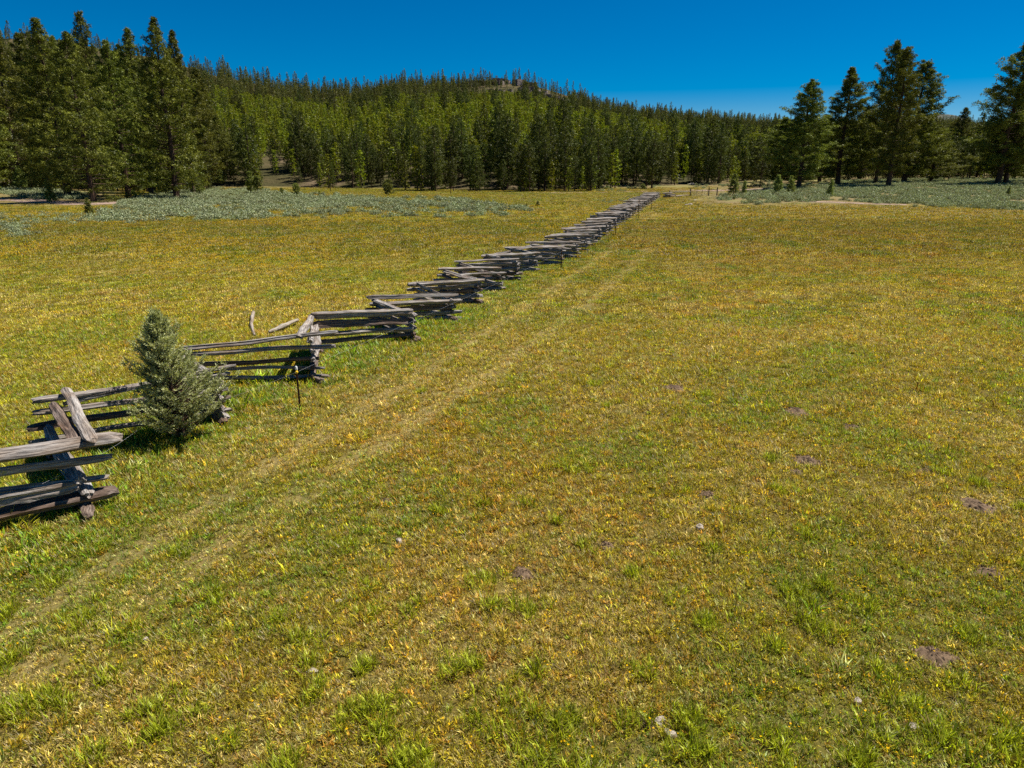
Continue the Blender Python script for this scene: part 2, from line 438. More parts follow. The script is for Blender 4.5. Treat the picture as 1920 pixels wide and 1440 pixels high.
SAGE = []                                         # pixel outlines of the sagebrush stands
SAGE.append([(150, 412), (210, 388), (250, 372), (330, 358), (420, 354), (520, 362), (640, 371), (730, 374), (860, 376), (930, 382), (1000, 393), (940, 402), (860, 403), (700, 405), (560, 404), (480, 411), (400, 413), (330, 410), (270, 416)])
SAGE.append([(0, 366), (0, 346), (60, 350), (130, 360), (170, 368), (140, 374), (90, 372)])
SAGE.append([(1345, 371), (1400, 363), (1470, 352), (1560, 344), (1700, 336), (1940, 336), (1940, 392), (1700, 386), (1640, 382), (1560, 371), (1480, 379), (1400, 377)])
SAGE.append([(1110, 349), (1190, 345), (1240, 350), (1200, 357), (1120, 356)])
SAGE.append([(1285, 345), (1480, 342), (1460, 350), (1290, 352)])
SAGE2 = []                                        # thinner, low stands
SAGE2.append([(0, 433), (0, 405), (90, 402), (260, 410), (260, 422), (150, 426), (60, 442), (10, 448)])
SAGE2.append([(1110, 376), (1150, 371), (1190, 374), (1150, 379)])
def in_poly(px, py, poly):
    c = np.zeros(px.shape, bool); j = len(poly) - 1
    for i in range(len(poly)):
        xi, yi = poly[i]; xj, yj = poly[j]
        if yi != yj:
            c ^= ((yi > py) != (yj > py)) & (px < (xj - xi) * (py - yi) / (yj - yi) + xi)
        j = i
    return c

xs = np.sign(np.linspace(-1, 1, 301)) * (45 * np.abs(np.linspace(-1, 1, 301)) + 3000 * np.abs(np.linspace(-1, 1, 301)) ** 6)
ysn = np.concatenate([np.linspace(-60, 3, 16)[:-1], 3 + 42 * np.linspace(0, 1, 160) ** 1.3, 45 + 3600 * np.linspace(0, 1, 170)[1:] ** 2.6])
X, Y = np.meshgrid(xs, ysn)
Z = zb(X, Y)
Z = np.where(Y > 700, np.minimum(Z, 3.0), Z)
Wt = weights(X.ravel(), Y.ravel()); T = Wt @ PC
edge = (sstep(192, 222, Y) * (1 - .0) ).ravel()
uu = (X / np.maximum(Y, 5)).ravel()
edge = np.maximum(edge, sstep(106, 125, Y.ravel()) * sstep(.2, .3, uu))
edge = np.maximum(edge, sstep(105, 122, Y.ravel()) * sstep(-.5, -.56, uu))
dirt = np.array([.2, .15, .075]); nz = fbm(X.ravel() / 5, Y.ravel() / 5, 71, 4)
dcol = dirt[None] * (.7 + .6 * nz[:, None]) * (1 - .35 * sstep(.5, .65, nz))[:, None] + sstep(.5, .65, nz)[:, None] * np.array([.05, .07, .01])
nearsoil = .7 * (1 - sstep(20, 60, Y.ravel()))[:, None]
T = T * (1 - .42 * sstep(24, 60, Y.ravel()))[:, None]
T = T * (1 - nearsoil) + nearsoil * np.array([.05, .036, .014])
T = T * (1 - edge[:, None] * .85) + edge[:, None] * .85 * dcol
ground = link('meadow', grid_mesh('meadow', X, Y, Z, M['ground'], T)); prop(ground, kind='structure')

# hill
us = np.linspace(-1.25, 1.25, 260); ts = np.linspace(-.06, 1.5, 150)
U, Tt = np.meshgrid(us, ts); yr, zr = ridge(U); yf = foot(U)
Yh = yf + Tt * (yr - yf); Xh = U * Yh
hill = link('hillside', grid_mesh('hillside', Xh, Yh, zh(Xh, Yh), M['hill'])); prop(hill, kind='structure')

# distant ridge seen between the pines on the right
ang = np.linspace(.1, 1.1, 120); rr = np.linspace(1700, 3000, 24)
Ua, Ra = np.meshgrid(ang, rr)
prof = np.interp(960 + 1443 * Ua, [1300, 1480, 1540, 1620, 1700, 1770, 1800, 1835, 1900, 2100], [250, 236, 228, 224, 230, 214, 209, 216, 240, 250])
el = (H + 2300 * (-(SP * F + CP * (prof - 720)) / (CP * F - SP * (prof - 720))))
Zr = el * np.clip(1 - np.abs(Ra - 2300) / 620, -.1, 1) + 14 * (fbm(Ua * 60, Ra / 90, 5, 4) - .5)
m, t = new_mat('far_ridge_cover'); geo = t.nodes.new('ShaderNodeNewGeometry'); n = noise(t, geo.outputs['Position'], .03, 6, .8)
finish(t, ramp(t, n.outputs[0], [(.42, (.04, .055, .04)), (.52, (.09, .1, .07)), (.62, (.26, .21, .19))]), .95, .1, bump(t, n.outputs[0], 1, 20))
fr = link('distant_ridge', grid_mesh('distant_ridge', Ua * Ra, Ra, Zr, m)); prop(fr, kind='structure')

# ------------------------------------------------------------------ scattering: one object that instances small meshes on points
def scatter(name, pts, rz, scl, idx, protos, mat, tint=None, tilt=None, **props):
    me = bpy.data.meshes.new(name); n = len(pts)
    me.vertices.add(n); me.vertices.foreach_set('co', np.asarray(pts, np.float32).ravel())
    rot = np.zeros((n, 3), np.float32); rot[:, 2] = rz
    if tilt is not None: rot[:, :2] = tilt
    scl = np.asarray(scl, np.float32)
    if scl.ndim == 1: scl = np.repeat(scl[:, None], 3, 1)
    me.attributes.new('rot', 'FLOAT_VECTOR', 'POINT').data.foreach_set('vector', rot.ravel())
    me.attributes.new('scl', 'FLOAT_VECTOR', 'POINT').data.foreach_set('vector', scl.ravel())
    me.attributes.new('idx', 'INT', 'POINT').data.foreach_set('value', np.asarray(idx, np.int32))
    if tint is not None: me.attributes.new('tint', 'FLOAT_VECTOR', 'POINT').data.foreach_set('vector', np.asarray(tint, np.float32).ravel())
    me.materials.append(mat)
    o = link(name, me)
    ng = bpy.data.node_groups.new(name + '_spread', 'GeometryNodeTree')
    ng.interface.new_socket('Geometry', in_out='INPUT', socket_type='NodeSocketGeometry')
    ng.interface.new_socket('Geometry', in_out='OUTPUT', socket_type='NodeSocketGeometry')
    gi = ng.nodes.new('NodeGroupInput'); go = ng.nodes.new('NodeGroupOutput'); jn = ng.nodes.new('GeometryNodeJoinGeometry')
    def na(nm, ty):
        a = ng.nodes.new('GeometryNodeInputNamedAttribute'); a.data_type = ty; a.inputs['Name'].default_value = nm
        return [s for s in a.outputs if s.enabled and s.name == 'Attribute'][0]
    ro, sc, ix = na('rot', 'FLOAT_VECTOR'), na('scl', 'FLOAT_VECTOR'), na('idx', 'INT')
    er = ng.nodes.new('FunctionNodeEulerToRotation'); ng.links.new(ro, er.inputs[0])
    for i, p in enumerate(protos):
        oi = ng.nodes.new('GeometryNodeObjectInfo'); oi.inputs['Object'].default_value = p
        cmpn = ng.nodes.new('FunctionNodeCompare'); cmpn.data_type = 'INT'; cmpn.operation = 'EQUAL'
        ng.links.new(ix, cmpn.inputs[2]); cmpn.inputs[3].default_value = i
        ip = ng.nodes.new('GeometryNodeInstanceOnPoints')
        ng.links.new(gi.outputs[0], ip.inputs['Points']); ng.links.new(cmpn.outputs[0], ip.inputs['Selection'])
        ng.links.new(oi.outputs['Geometry'], ip.inputs['Instance']); ng.links.new(er.outputs[0], ip.inputs['Rotation']); ng.links.new(sc, ip.inputs['Scale'])
        ng.links.new(ip.outputs[0], jn.inputs[0])
    ng.links.new(jn.outputs[0], go.inputs[0])
    md = o.modifiers.new('spread', 'NODES'); md.node_group = ng
    prop(o, **props); return o
def proto(me): return bpy.data.objects.new(me.name, me)          # source mesh, never linked to the scene

# ------------------------------------------------------------------ meadow plants
def kites(P, D, W, L, wd, v, extra=None):
    """leaf shapes: base P, direction D (unit), side W (unit), length, width -> verts, quads"""
    n = len(P); L = L[:, None]; wd = wd[:, None]
    V = np.stack([P, P + D * L * .45 + W * wd * .5, P + D * L, P + D * L * .45 - W * wd * .5], 1).reshape(-1, 3)
    return V, np.arange(n * 4).reshape(n, 4), np.repeat(v, 4)
def unit(a): return a / np.maximum(np.linalg.norm(a, axis=-1, keepdims=True), 1e-6)
def tuft_mesh(name, seed, n, spread, h, wd, lean, bend, mixq=.15):
    g = np.random.default_rng(seed)
    r = spread * np.sqrt(g.random(n)); a = g.random(n) * 6.283
    P = np.stack([r * np.cos(a), r * np.sin(a), np.full(n, -.01)], -1)
    a2 = a + g.normal(0, .9, n); ln = np.abs(g.normal(lean, lean * .5, n))
    hd = np.stack([np.cos(a2), np.sin(a2), np.zeros(n)], -1)
    D1 = unit(hd * np.sin(ln)[:, None] + np.array([0, 0, 1]) * np.cos(ln)[:, None])
    l2 = ln + bend * g.random(n); D2 = unit(hd * np.sin(l2)[:, None] + np.array([0, 0, 1]) * np.cos(l2)[:, None])
    side = np.stack([-np.sin(a2 + g.normal(0, .6, n)), np.cos(a2), np.zeros(n)], -1); side = unit(side)
    L = h * g.uniform(.45, 1.15, n)[:, None]; W = wd * g.uniform(.6, 1.3, n)[:, None]
    m = P + D1 * L * .55; tip = m + D2 * L * .5
    V = np.stack([P - side * W * .4, P + side * W * .4, m + side * W * .5, m - side * W * .5, tip], 1).reshape(-1, 3)
    b = np.arange(n)[:, None] * 5
    v = g.random(n); q = (g.random(n) < mixq) * g.uniform(.4, 1, n)
    return proto(mesh_np(name, V, [b + np.array([0, 1, 2, 3]), b + np.array([3, 2, 4])], M['blade'], False, {'v': np.repeat(v, 5), 'q': np.repeat(q, 5)}))
def rosette_mesh(name, seed, n, L0, W0, el0=.5):
    g = np.random.default_rng(seed)
    a = g.random(n) * 6.283; e = np.clip(g.normal(el0, .3, n), .05, 1.4)
    D = np.stack([np.cos(a) * np.cos(e), np.sin(a) * np.cos(e), np.sin(e)], -1)
    rl = g.normal(0, .6, n)
    S = np.stack([-np.sin(a), np.cos(a), np.zeros(n)], -1); Nn = np.cross(D, S); S = unit(S * np.cos(rl)[:, None] + Nn * np.sin(rl)[:, None])
    P = np.stack([g.normal(0, .02, n), g.normal(0, .02, n), g.uniform(0, .02, n)], -1)
    V, Fq, v = kites(P, D, S, L0 * g.uniform(.5, 1.2, n), W0 * g.uniform(.6, 1.3, n), g.random(n))
    q = np.repeat((g.random(n) < .12) * .8, 4)
    return proto(mesh_np(name, V, [Fq], M['blade'], False, {'v': v, 'q': q}))
def flower_mesh(name, seed, n, spread, r):
    g = np.random.default_rng(seed); Vs = []; 
    for i in range(n):
        c = np.array([g.normal(0, spread), g.normal(0, spread), g.uniform(.07, .13)])
        nv = unit(np.array([g.normal(0, .35), g.normal(0, .35), 1])); s = unit(np.cross(nv, [1, 0, 0])); u_ = np.cross(nv, s)
        for k in range(5):
            a = k * 1.2566; d = s * math.cos(a) + u_ * math.sin(a); w_ = np.cross(nv, d)
            Vs += [c, c + d * r * .6 + w_ * r * .33 + nv * r * .2, c + d * r + nv * r * .25, c + d * r * .6 - w_ * r * .33 + nv * r * .2]
    V = np.array(Vs); return proto(mesh_np(name, V, [np.arange(len(V)).reshape(-1, 4)], M['petal']))

near_protos = [tuft_mesh('grass_tuft', 1, 26, .055, .095, .0072, .55, .9), tuft_mesh('grass_tuft', 2, 26, .08, .07, .0075, .75, 1.0), tuft_mesh('grass_tuft', 3, 24, .045, .13, .0072, .42, .8),
               tuft_mesh('dry_thatch', 4, 16, .1, .11, .011, 1.25, .4, .5), rosette_mesh('broad_leaf_weed', 5, 9, .075, .02, .7), rosette_mesh('broad_leaf_weed', 6, 13, .05, .014, .9)]
far_protos = [tuft_mesh('grass_patch', 11, 60, .3, .11, .018, .5, .7), tuft_mesh('grass_patch', 12, 60, .35, .09, .02, .7, .8), tuft_mesh('grass_patch', 13, 50, .28, .13, .018, .4, .6)]
rng = np.random.default_rng(77)
BARE = []                                         # soil mounds and bare spots: (x, y, radius)
MOUND_PX = [(1830, 948, 30, 17, 'large round dark molehill far over on the right of the meadow'),
            (1752, 1232, 34, 22, 'broad crumbling dark soil patch beside a green tussock near the lower right corner'),
            (1492, 772, 22, 9, 'dark molehill with a pale tuft behind it, uphill of the others'),
            (1596, 801, 15, 7, 'small flat dark molehill right of a similar bigger one'),
            (1512, 864, 25, 12, 'longish dark soil scrape with ragged shaded edge'),
            (1495, 886, 12, 7, 'little dark soil clod just below the longish scrape'),
            (1737, 884, 13, 8, 'small dark molehill among bright green grass'),
            (724, 941, 15, 9, 'pinkish brown molehill alone in the grass below the tyre tracks'),
            (1139, 1024, 14, 8, 'small reddish brown molehill in the middle of the near meadow'),
            (1325, 927, 16, 8, 'flat greyish soil spot above a pale stone'),
            (1265, 728, 20, 6, 'thin dark soil spot in the middle distance grass'),
            (1855, 1075, 24, 12, 'bare brown soil patch at the right edge among straw'),
            (1210, 1350, 20, 14, 'crumbly grey soil spot beside pale stones near the bottom edge'),
            (980, 1075, 20, 11, 'trampled brownish soil spot under dry leaves')]
mounds = []
for px, py, wx, wy, lab in MOUND_PX:
    p = at(px, py); d = p.y * CP + H * SP; r = wx / F * d * 1.15
    mounds.append((p, r, lab)); BARE.append((p.x, p.y, r))
def frustum_pts(y0, y1, dens, pad=1.12):
    hw = lambda y: (y * CP + H * SP) * .76 * pad
    n = int((y1 - y0) * 2 * hw(y1) * dens)
    y = rng.uniform(y0, y1, n); x = rng.uniform(-1, 1, n) * hw(y1)
    k = np.abs(x) < hw(y); return x[k], y[k]
def pick_tint(x, y):
    W = weights(x, y); c = W.cumsum(-1); r = rng.random(len(x))[:, None]; k = (r > c).sum(-1).clip(0, 7)
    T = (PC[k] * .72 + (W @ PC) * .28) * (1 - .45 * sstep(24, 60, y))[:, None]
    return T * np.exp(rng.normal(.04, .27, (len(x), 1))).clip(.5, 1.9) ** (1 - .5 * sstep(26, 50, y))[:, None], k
def not_bare(x, y):
    ok = np.ones(len(x), bool)
    for bx, by, br in BARE: ok &= ((x - bx) ** 2 + (y - by) ** 2) > (br * .8) ** 2
    return ok
P_, RZ, SCL, IDX, TINT = [], [], [], [], []
for y0, y1, dens, s0, kind in ((3.2, 9, 560, .82, 'n'), (9, 15, 360, .95, 'n'), (15, 26, 190, 1.15, 'n'), (26, 45, 16, 1.0, 'f'), (45, 80, 6.5, 1.6, 'f'), (80, 215, 1.6, 2.6, 'f')):
    x, y = frustum_pts(y0, y1, dens)
    clump = fbm(x / .55, y / .55, 91, 3)
    keep = (rng.random(len(x)) < .6 + 1.2 * sstep(.38, .58, clump)) & not_bare(x, y)
    if kind == 'f':
        px, py = proj(x, y, zb(x, y)); bad = np.zeros(len(x), bool)
        bad |= in_poly(px, py, SAGE[2])
        keep &= ~bad
        edge_ = np.maximum(sstep(192, 222, y), np.maximum(sstep(106, 122, y) * sstep(.2, .3, x / y), sstep(105, 120, y) * sstep(-.5, -.56, x / y)))
        keep &= rng.random(len(x)) > edge_ * .93
    x, y = x[keep], y[keep]; n = len(x)
    T_, k = pick_tint(x, y)
    sc = s0 * rng.uniform(.6, 1.35, n) * (.8 + .5 * fbm(x / .55, y / .55, 91, 3)[:]) if kind == 'n' else s0 * rng.uniform(.7, 1.3, n)
    if kind == 'n':
        straw = (k == PK.index('straw'))
        r_ = rng.random(n); ix = np.where(r_ < .3, 0, np.where(r_ < .56, 1, np.where(r_ < .68, 2, np.where(r_ < .8, 3, np.where(r_ < (.87 if y0 < 12 else .82), 4, 5)))))
        ix = np.where(straw & (rng.random(n) < .55), 3, ix)
        ix = np.where((k == PK.index('rust')) & (rng.random(n) < .3), 4, ix)
    else: ix = 6 + rng.integers(0, 3, n)
    big = (kind == 'n') & (ix < 3) & (rng.random(n) < .01) & (y < 26); sc = np.where(big, sc * 1.9, sc)
    fd = np.abs(fence_dx(x, y) + .7); sc = sc * (1 + .75 * np.exp(-(fd / 1.1) ** 2)) if kind == 'n' else sc
    for cf in (TR1, TR2): sc = sc * (1 - .22 * sstep(.45, .15, np.abs(x - ((cf[0] * y + cf[1]) * y + cf[2]))))
    hs_ = np.stack([sc, sc, sc * (1 if kind == 'n' else min(1.0, 1.5 / s0))], -1)
    P_.append(np.stack([x, y, zb(x, y)], -1)); RZ.append(rng.uniform(0, 6.28, n)); SCL.append(hs_); IDX.append(ix); TINT.append(T_)
# bunches of taller green grass
TUS = [(float(rng.uniform(-40, 1960)), float(720 + 740 * rng.random() ** .8), int(rng.integers(14, 34)), float(rng.uniform(.1, .24))) for _ in range(110)]
for px, py, c, rad in TUS + [(470, 745, 60, .55), (1535, 1180, 55, .22), (1060, 1370, 60, .2), (1290, 1360, 55, .2), (1070, 880, 60, .5), (640, 622, 40, .5), (1890, 1410, 60, .3), (700, 1330, 50, .2), (150, 1170, 50, .3), (30, 1330, 60, .25), (1500, 1120, 60, .25)]:
    p = at(px, py); n = c // 2
    x = p.x + rng.normal(0, rad * .5, n); y = p.y + rng.normal(0, rad * .6, n)
    P_.append(np.stack([x, y, zb(x, y)], -1)); RZ.append(rng.uniform(0, 6.28, n)); s = rng.uniform(.9, 1.5, n)
    SCL.append(np.stack([s, s, s * 1.15], -1)); IDX.append(np.full(n, 2)); TINT.append((np.array(PAL['green']) * .4 + np.array(PAL['ygreen']) * .6)[None] * rng.uniform(.7, 1.25, (n, 1)))
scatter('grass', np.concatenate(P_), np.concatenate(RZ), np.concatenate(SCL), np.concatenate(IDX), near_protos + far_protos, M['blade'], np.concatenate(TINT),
        label='short green and golden meadow grass mixed with straw and small weeds', cat='grass', kind='stuff')
print('tufts', sum(len(p) for p in P_))
# flowers
FP, FS, FI = [], [], []
for y0, y1, dens, s0, i0 in ((3.5, 14, 7, 1.0, 0), (14, 34, 9, 1.15, 0), (34, 62, 2.6, 1.5, 1), (62, 112, .7, 2.2, 1)):
    x, y = frustum_pts(y0, y1, dens * 2)
    pr = .1 + .95 * sstep(.47, .62, fbm(x / 5, y / 7, 131, 3)) * (.35 + .65 * sstep(0, -2.5, fence_dx(x, y))) * (1 - .4 * sstep(60, 110, y) * 0)
    kp = rng.random(len(x)) < pr; x, y = x[kp], y[kp]
    FP.append(np.stack([x, y, zb(x, y)], -1)); FS.append(s0 * rng.uniform(.6, 1.3, len(x))); FI.append(np.full(len(x), i0))
FP = np.concatenate(FP)
scatter('wildflowers', FP, rng.uniform(0, 6.28, len(FP)), np.concatenate(FS), np.concatenate(FI), [flower_mesh('flower', 1, 2, .05, .012), flower_mesh('flower', 2, 6, .16, .016)], M['petal'],
        label='tiny bright yellow wildflowers dotted through the meadow grass', cat='flowers', kind='stuff')

# ------------------------------------------------------------------ soil mounds, stones
def blob(seed, r, hgt, n=22, m_=7, rough=.35):
    g = np.random.default_rng(seed); V = [(0, 0, hgt)]
    ph = g.uniform(0, 6.28, 4)
    for j in range(1, m_ + 1):
        f = j / m_
        for k in range(n):
            a = 2 * math.pi * k / n
            ed = 1 + .18 * math.sin(2 * a + ph[0]) + .12 * math.sin(3 * a + ph[1]) + .08 * math.sin(5 * a + ph[2])
            rr = r * f * ed
            z = hgt * (math.cos(f * math.pi) * .5 + .5) + hgt * rough * g.normal(0, .5) * (1 - f * .5)
            if j == m_: z = -.03
            V.append((rr * math.cos(a), rr * math.sin(a), z))
    Fq = [(1 + (j * n + k), 1 + ((j + 1) * n + k), 1 + ((j + 1) * n + (k + 1) % n), 1 + (j * n + (k + 1) % n)) for j in range(m_ - 1) for k in range(n)]
    Ft = [(0, 1 + k, 1 + (k + 1) % n) for k in range(n)]
    return np.array(V), [np.array(Fq), np.array(Ft)]
for i, (p, r, lab) in enumerate(mounds):
    V, Fs = blob(300 + i, r, min(.09, r * .22), rough=.3)
    g = np.random.default_rng(i)
    Vc = []; Fc = []; b = len(V)                  # loose clods on the heap
    for c in range(26):
        a = g.random() * 6.28; q = r * math.sqrt(g.random()) * 1.05; s = g.uniform(.008, .028) * (1 + r)
        ctr = np.array([q * math.cos(a), q * math.sin(a), min(.09, r * .22) * max(0, 1 - q / r) + s * .3])
        oc = np.array([(1, 0, 0), (0, 1, 0), (-1, 0, 0), (0, -1, 0), (0, 0, .8), (0, 0, -.6)]) * s * g.uniform(.7, 1.3, (6, 1)) + ctr
        Vc.append(oc); k = b + 6 * c
        Fc += [(k, k + 1, k + 4), (k + 1, k + 2, k + 4), (k + 2, k + 3, k + 4), (k + 3, k, k + 4), (k + 1, k, k + 5), (k + 2, k + 1, k + 5), (k + 3, k + 2, k + 5), (k, k + 3, k + 5)]
    o = link('molehill', mesh_np('molehill', np.concatenate([V] + Vc), Fs + [np.array(Fc)], M['soil']), loc=(p.x, p.y, p.z + .004)); prop(o, lab, 'molehill', 'bare soil spots in the meadow')
STONE_PX = [(748, 1015, 7, 'small pale stone below the pinkish molehill in the near grass'), (1608, 1317, 9, 'flat white stone chip near the bottom right'), (1712, 1365, 12, 'larger flat pinkish stone lying near the bottom right corner'),
            (1256, 1378, 12, 'pale rough stone beside crumbly soil at the bottom edge'), (1236, 1355, 13, 'broad pale stone half sunk behind a smaller one at the bottom edge'), (1312, 990, 10, 'pale stone just below a flat greyish soil spot'),
            (586, 1262, 12, 'light pinkish stone among orange leaves in the lower left grass'), (636, 1130, 7, 'small white stone in short grass under the tyre tracks'), (274, 1201, 5, 'tiny white pebble on the tyre track in the lower left'),
            (1294, 384, 5, 'pale boulder lying in the far grass in front of the gate posts'), (1286, 385, 3, 'dark small boulder left of a pale one in the far grass'), (1303, 376, 3, 'pale low rock in the far grass nearer the gate'), (1297, 346, 8, 'white rock pile beside the dirt road behind the gate')]
for i, (px, py, wx, lab) in enumerate(STONE_PX):
    p = at(px, py); r = wx / F * (p.y * CP + H * SP) * .95
    V, Fs = blob(500 + i, r, r * .35, 14, 5, .35)
    o = link('stone', mesh_np('stone', V, Fs, M['stone'], False), loc=(p.x, p.y, p.z + (.035 if p.y < 30 else .12))); prop(o, lab, 'stone')

# ------------------------------------------------------------------ the rail fence
fence = empty('split_rail_fence', (FEN[1].x, FEN[1].y, 0)); prop(fence, 'long zigzag fence of weathered grey split rails running across the meadow to the gate', 'fence')
fence_inv = Matrix.Translation(fence.location).inverted()
RAILS = []                                        # (p0, p1, radius, material, seed)
def add_rail(p0, p1, r, mat='wood', seed=None, bow=.012): RAILS.append((p0, p1, r, mat, len(RAILS) + 1000 if seed is None else seed, bow))
def sec_px(A, B, rails, mat='wood'):
    for (x0, y0, x1, y1, th, *mm) in rails:
        p0 = on_plane(x0, y0, A, B); p1 = on_plane(x1, y1, A, B)
        d = ((p0.y + p1.y) / 2) * CP + (H - .7) * SP
        add_rail(p0, p1, th / 2 / F * d * 1.08, mm[0] if mm else mat)
def at_depth(px, py, y): u, s = pix_u(px, py); return Vector((float(u) * y, y, H + float(s) * y))
def ext(x0, y0, x1, y1, X):                       # carry an image line on to column X
    return y0 + (y1 - y0) / (x1 - x0) * (X - x0)
S = FEN
# section A (runs out of view): bottom plank to top rail
sec_px(S[0], S[1], [(-300, ext(0, 856, 225, 820, -300), 226, 820, 27), (-300, ext(0, 886, 207, 856, -300), 207, 856, 18), (-300, ext(0, 938, 140, 908, -300), 142, 908, 25),
                    (-260, 950, 201, 895, 13), (-300, ext(0, 968, 216, 918, -300), 216, 918, 29, 'wood_brown')])
# end-on section between the two nearest corners
sec_z = [(1.36, 1.3, .1), (1.13, 1.12, .085), (.9, .86, .085), (.62, .6, .1), (.36, .34, .085), (.1, .1, .09)]
def end_on(A, B, zs, over=.3, jit=.05, mat='wood', side=0):
    d = (B - A).normalized(); sd = Vector((d.y, -d.x, 0))
    for i, (z0, z1, r) in enumerate(zs):
        j = Vector((rf.uniform(-jit, jit), rf.uniform(-jit, jit), 0)); s2 = sd * (side if i == 1 else 0)
        add_rail(A - d * over * rf.uniform(.8, 1.4) + j + s2 + Vector((0, 0, z0)), B + d * over * rf.uniform(.8, 1.4) + j + s2 + Vector((0, 0, z1)), r, mat)
# two top logs of it lie side by side, seen from above
pA, pB = S[1], S[2]; dz = (pB - pA).normalized(); sdz = Vector((dz.y, -dz.x, 0))
add_rail(at_depth(171, 826, pA.y - .1), at_depth(123, 728, pB.y + .35), .085, 'wood', bow=.004)
add_rail(at_depth(146, 832, pA.y + .1), at_depth(98, 757, pB.y), .115, 'wood_brown', bow=.004)
for z, r, o in ((.6, .09, .1), (.36, .085, .14), (.14, .09, .1)):
    add_rail(pA - dz * o + Vector((rf.uniform(-.04, .06), 0, z)), pB + dz * .3 + Vector((0, 0, z - .03)), r, 'wood')
# section B
sec_px(S[2], S[3], [(62, 752, 430, ext(62, 752, 270, 722, 430), 10), (122, 757, 440, ext(122, 757, 275, 722, 440), 11), (62, 774, 425, ext(62, 774, 275, 748, 425), 14),
                    (53, 805, 430, ext(53, 805, 280, 768, 430), 13, 'wood_brown'), (58, 829, 432, 768, 10)])
end_on(S[3], S[4], [(.95, .95, .085), (.76, .74, .08), (.56, .56, .085), (.36, .36, .08), (.15, .15, .09)], .22, .05)
# section C
def k4(v): return v
sec_px(S[4], S[5], [(336, ext(384, 650, 632, 621, 336), 632, 621, 9), (336, ext(392, 663, 628, 648, 336), 628, 648, 11), (345, ext(414, 681, 596, 671, 345), 597, 671, 9, 'wood_brown'),
                    (340, ext(409, 694, 609, 689, 340), 609, 689, 7), (340, 711, 617, 706, 9)])
pA, pB = S[5], S[6]; dz = (pB - pA).normalized(); sdz = Vector((dz.y, -dz.x, 0))
add_rail(at_depth(561, 630, pA.y - .1), at_depth(586, 592, pB.y + .2), .11, 'wood', bow=.004)
add_rail(at_depth(583, 640, pA.y - .2), at_depth(588, 612, pB.y + .3), .09, 'wood', bow=.004)
for z, r, o in ((.86, .085, .15), (.64, .09, .2), (.4, .08, .15), (.17, .085, .2)):
    add_rail(pA - dz * o + Vector((rf.uniform(-.05, .08), 0, z)), pB + dz * .3 + Vector((0, 0, z)), r, 'wood_brown' if z < .5 else 'wood')
# section D
sec_px(S[6], S[7], [(586, 590, 772, 583, 12), (588, 608, 770, 602, 14, 'wood_brown'), (592, 627, 776, 616, 12), (600, 641, 772, 627, 8, 'wood_brown'), (600, 654, 784, 640, 10)])
# the remaining sections repeat the same stacking with their own heights and tilts
for i in range(7, len(S) - 1):
    A, B = S[i], S[i + 1]; d = (B - A).normalized(); Lg = (B - A).length
    endon = (i % 2 == 1)
    n = 5
    hgt = rf.uniform(1.12, 1.28); step = hgt / n
    for k in range(n):
        z = .09 + k * step * (.88 if endon else 1)
        r = rf.uniform(.072, .108); o0 = rf.uniform(.1, .42) * (.6 if endon else 1); o1 = rf.uniform(.12, .42) * (.6 if endon else 1)
        dzz = rf.uniform(-.035, .035)
        sh = Vector((rf.uniform(-.06, .06), rf.uniform(-.06, .06), 0))
        q0 = A - d * o0 + sh + Vector((0, 0, z + dzz)); q1 = B + d * o1 + sh + Vector((0, 0, z - dzz * .6))
        if k == n - 1 and rf.random() < .14: (q0 if rf.random() < .5 else q1).z += rf.uniform(-.3, .15)
        add_rail(q0, q1, r, 'wood' if rf.random() < .7 else 'wood_brown')
    if rf.random() < .08:                         # a slipped rail resting across the stack
        c = A.lerp(B, rf.uniform(.2, .8)); a = rf.uniform(0, 3.14)
        add_rail(c + Vector((-1.3 * math.cos(a) , -1.3 * math.sin(a) * .5, rf.uniform(.5, 1.0))), c + Vector((1.3 * math.cos(a), 1.3 * math.sin(a) * .5, rf.uniform(1.0, 1.35))), .07, 'wood')
# base blocks under the near corners
BLK = []
for i in (1, 2, 3, 5, 6, 7, 9, 11):
    p = S[i]; a = rf.uniform(-.5, .5); b = Vector((math.cos(a) * .2, -.25, 0)); BLK.append((p - b + Vector((.04, -.1, .08)), p + b + Vector((.06, -.12, .09)), .12))
def zadd(v): return float(zb(v.x, v.y))
first = 100 - len(BLK)
rest = MB()
for j, (p0, p1, r, mt, sd, bow) in enumerate(RAILS):
    p0 = p0.copy(); p1 = p1.copy()
    Lg = (p1 - p0).length
    ground_z = zadd((p0 + p1) / 2)
    if j > 25: p0.z += ground_z; p1.z += ground_z
    mw = orient(p0, p1, rf.uniform(-.5, .5))
    if j < first:
        V, Fc, RC = rail_geo(Lg, r, sd, 14 if j < 36 else 10, 26 if j < 36 else 14, rf.uniform(.75, 1.0), bow)
        mb = MB(); mb.add(V, Fc, RC)
        o = link('rail', mb.mesh('rail', M[mt]), fence); o.matrix_local = fence_inv @ mw
    else:
        V, Fc, RC = rail_geo(Lg, r, sd, 7, 6, .85, bow)
        mm = fence_inv @ mw
        rest.add([(mm @ Vector(v))[:] for v in V], Fc, RC)
for k, (p0, p1, r) in enumerate(BLK):
    Lg = (p1 - p0).length; V, Fc, RC = rail_geo(Lg, r, 4000 + k, 12, 6, .9, .01)
    mb = MB(); mb.add(V, Fc, RC); o = link('base_block', mb.mesh('base_block', M['wood_brown']), fence); o.matrix_local = fence_inv @ orient(p0, p1, .3)
o = link('rails', rest.mesh('rails', M['wood']), fence); prop(o, kind='stuff')
print('rails', len(RAILS))

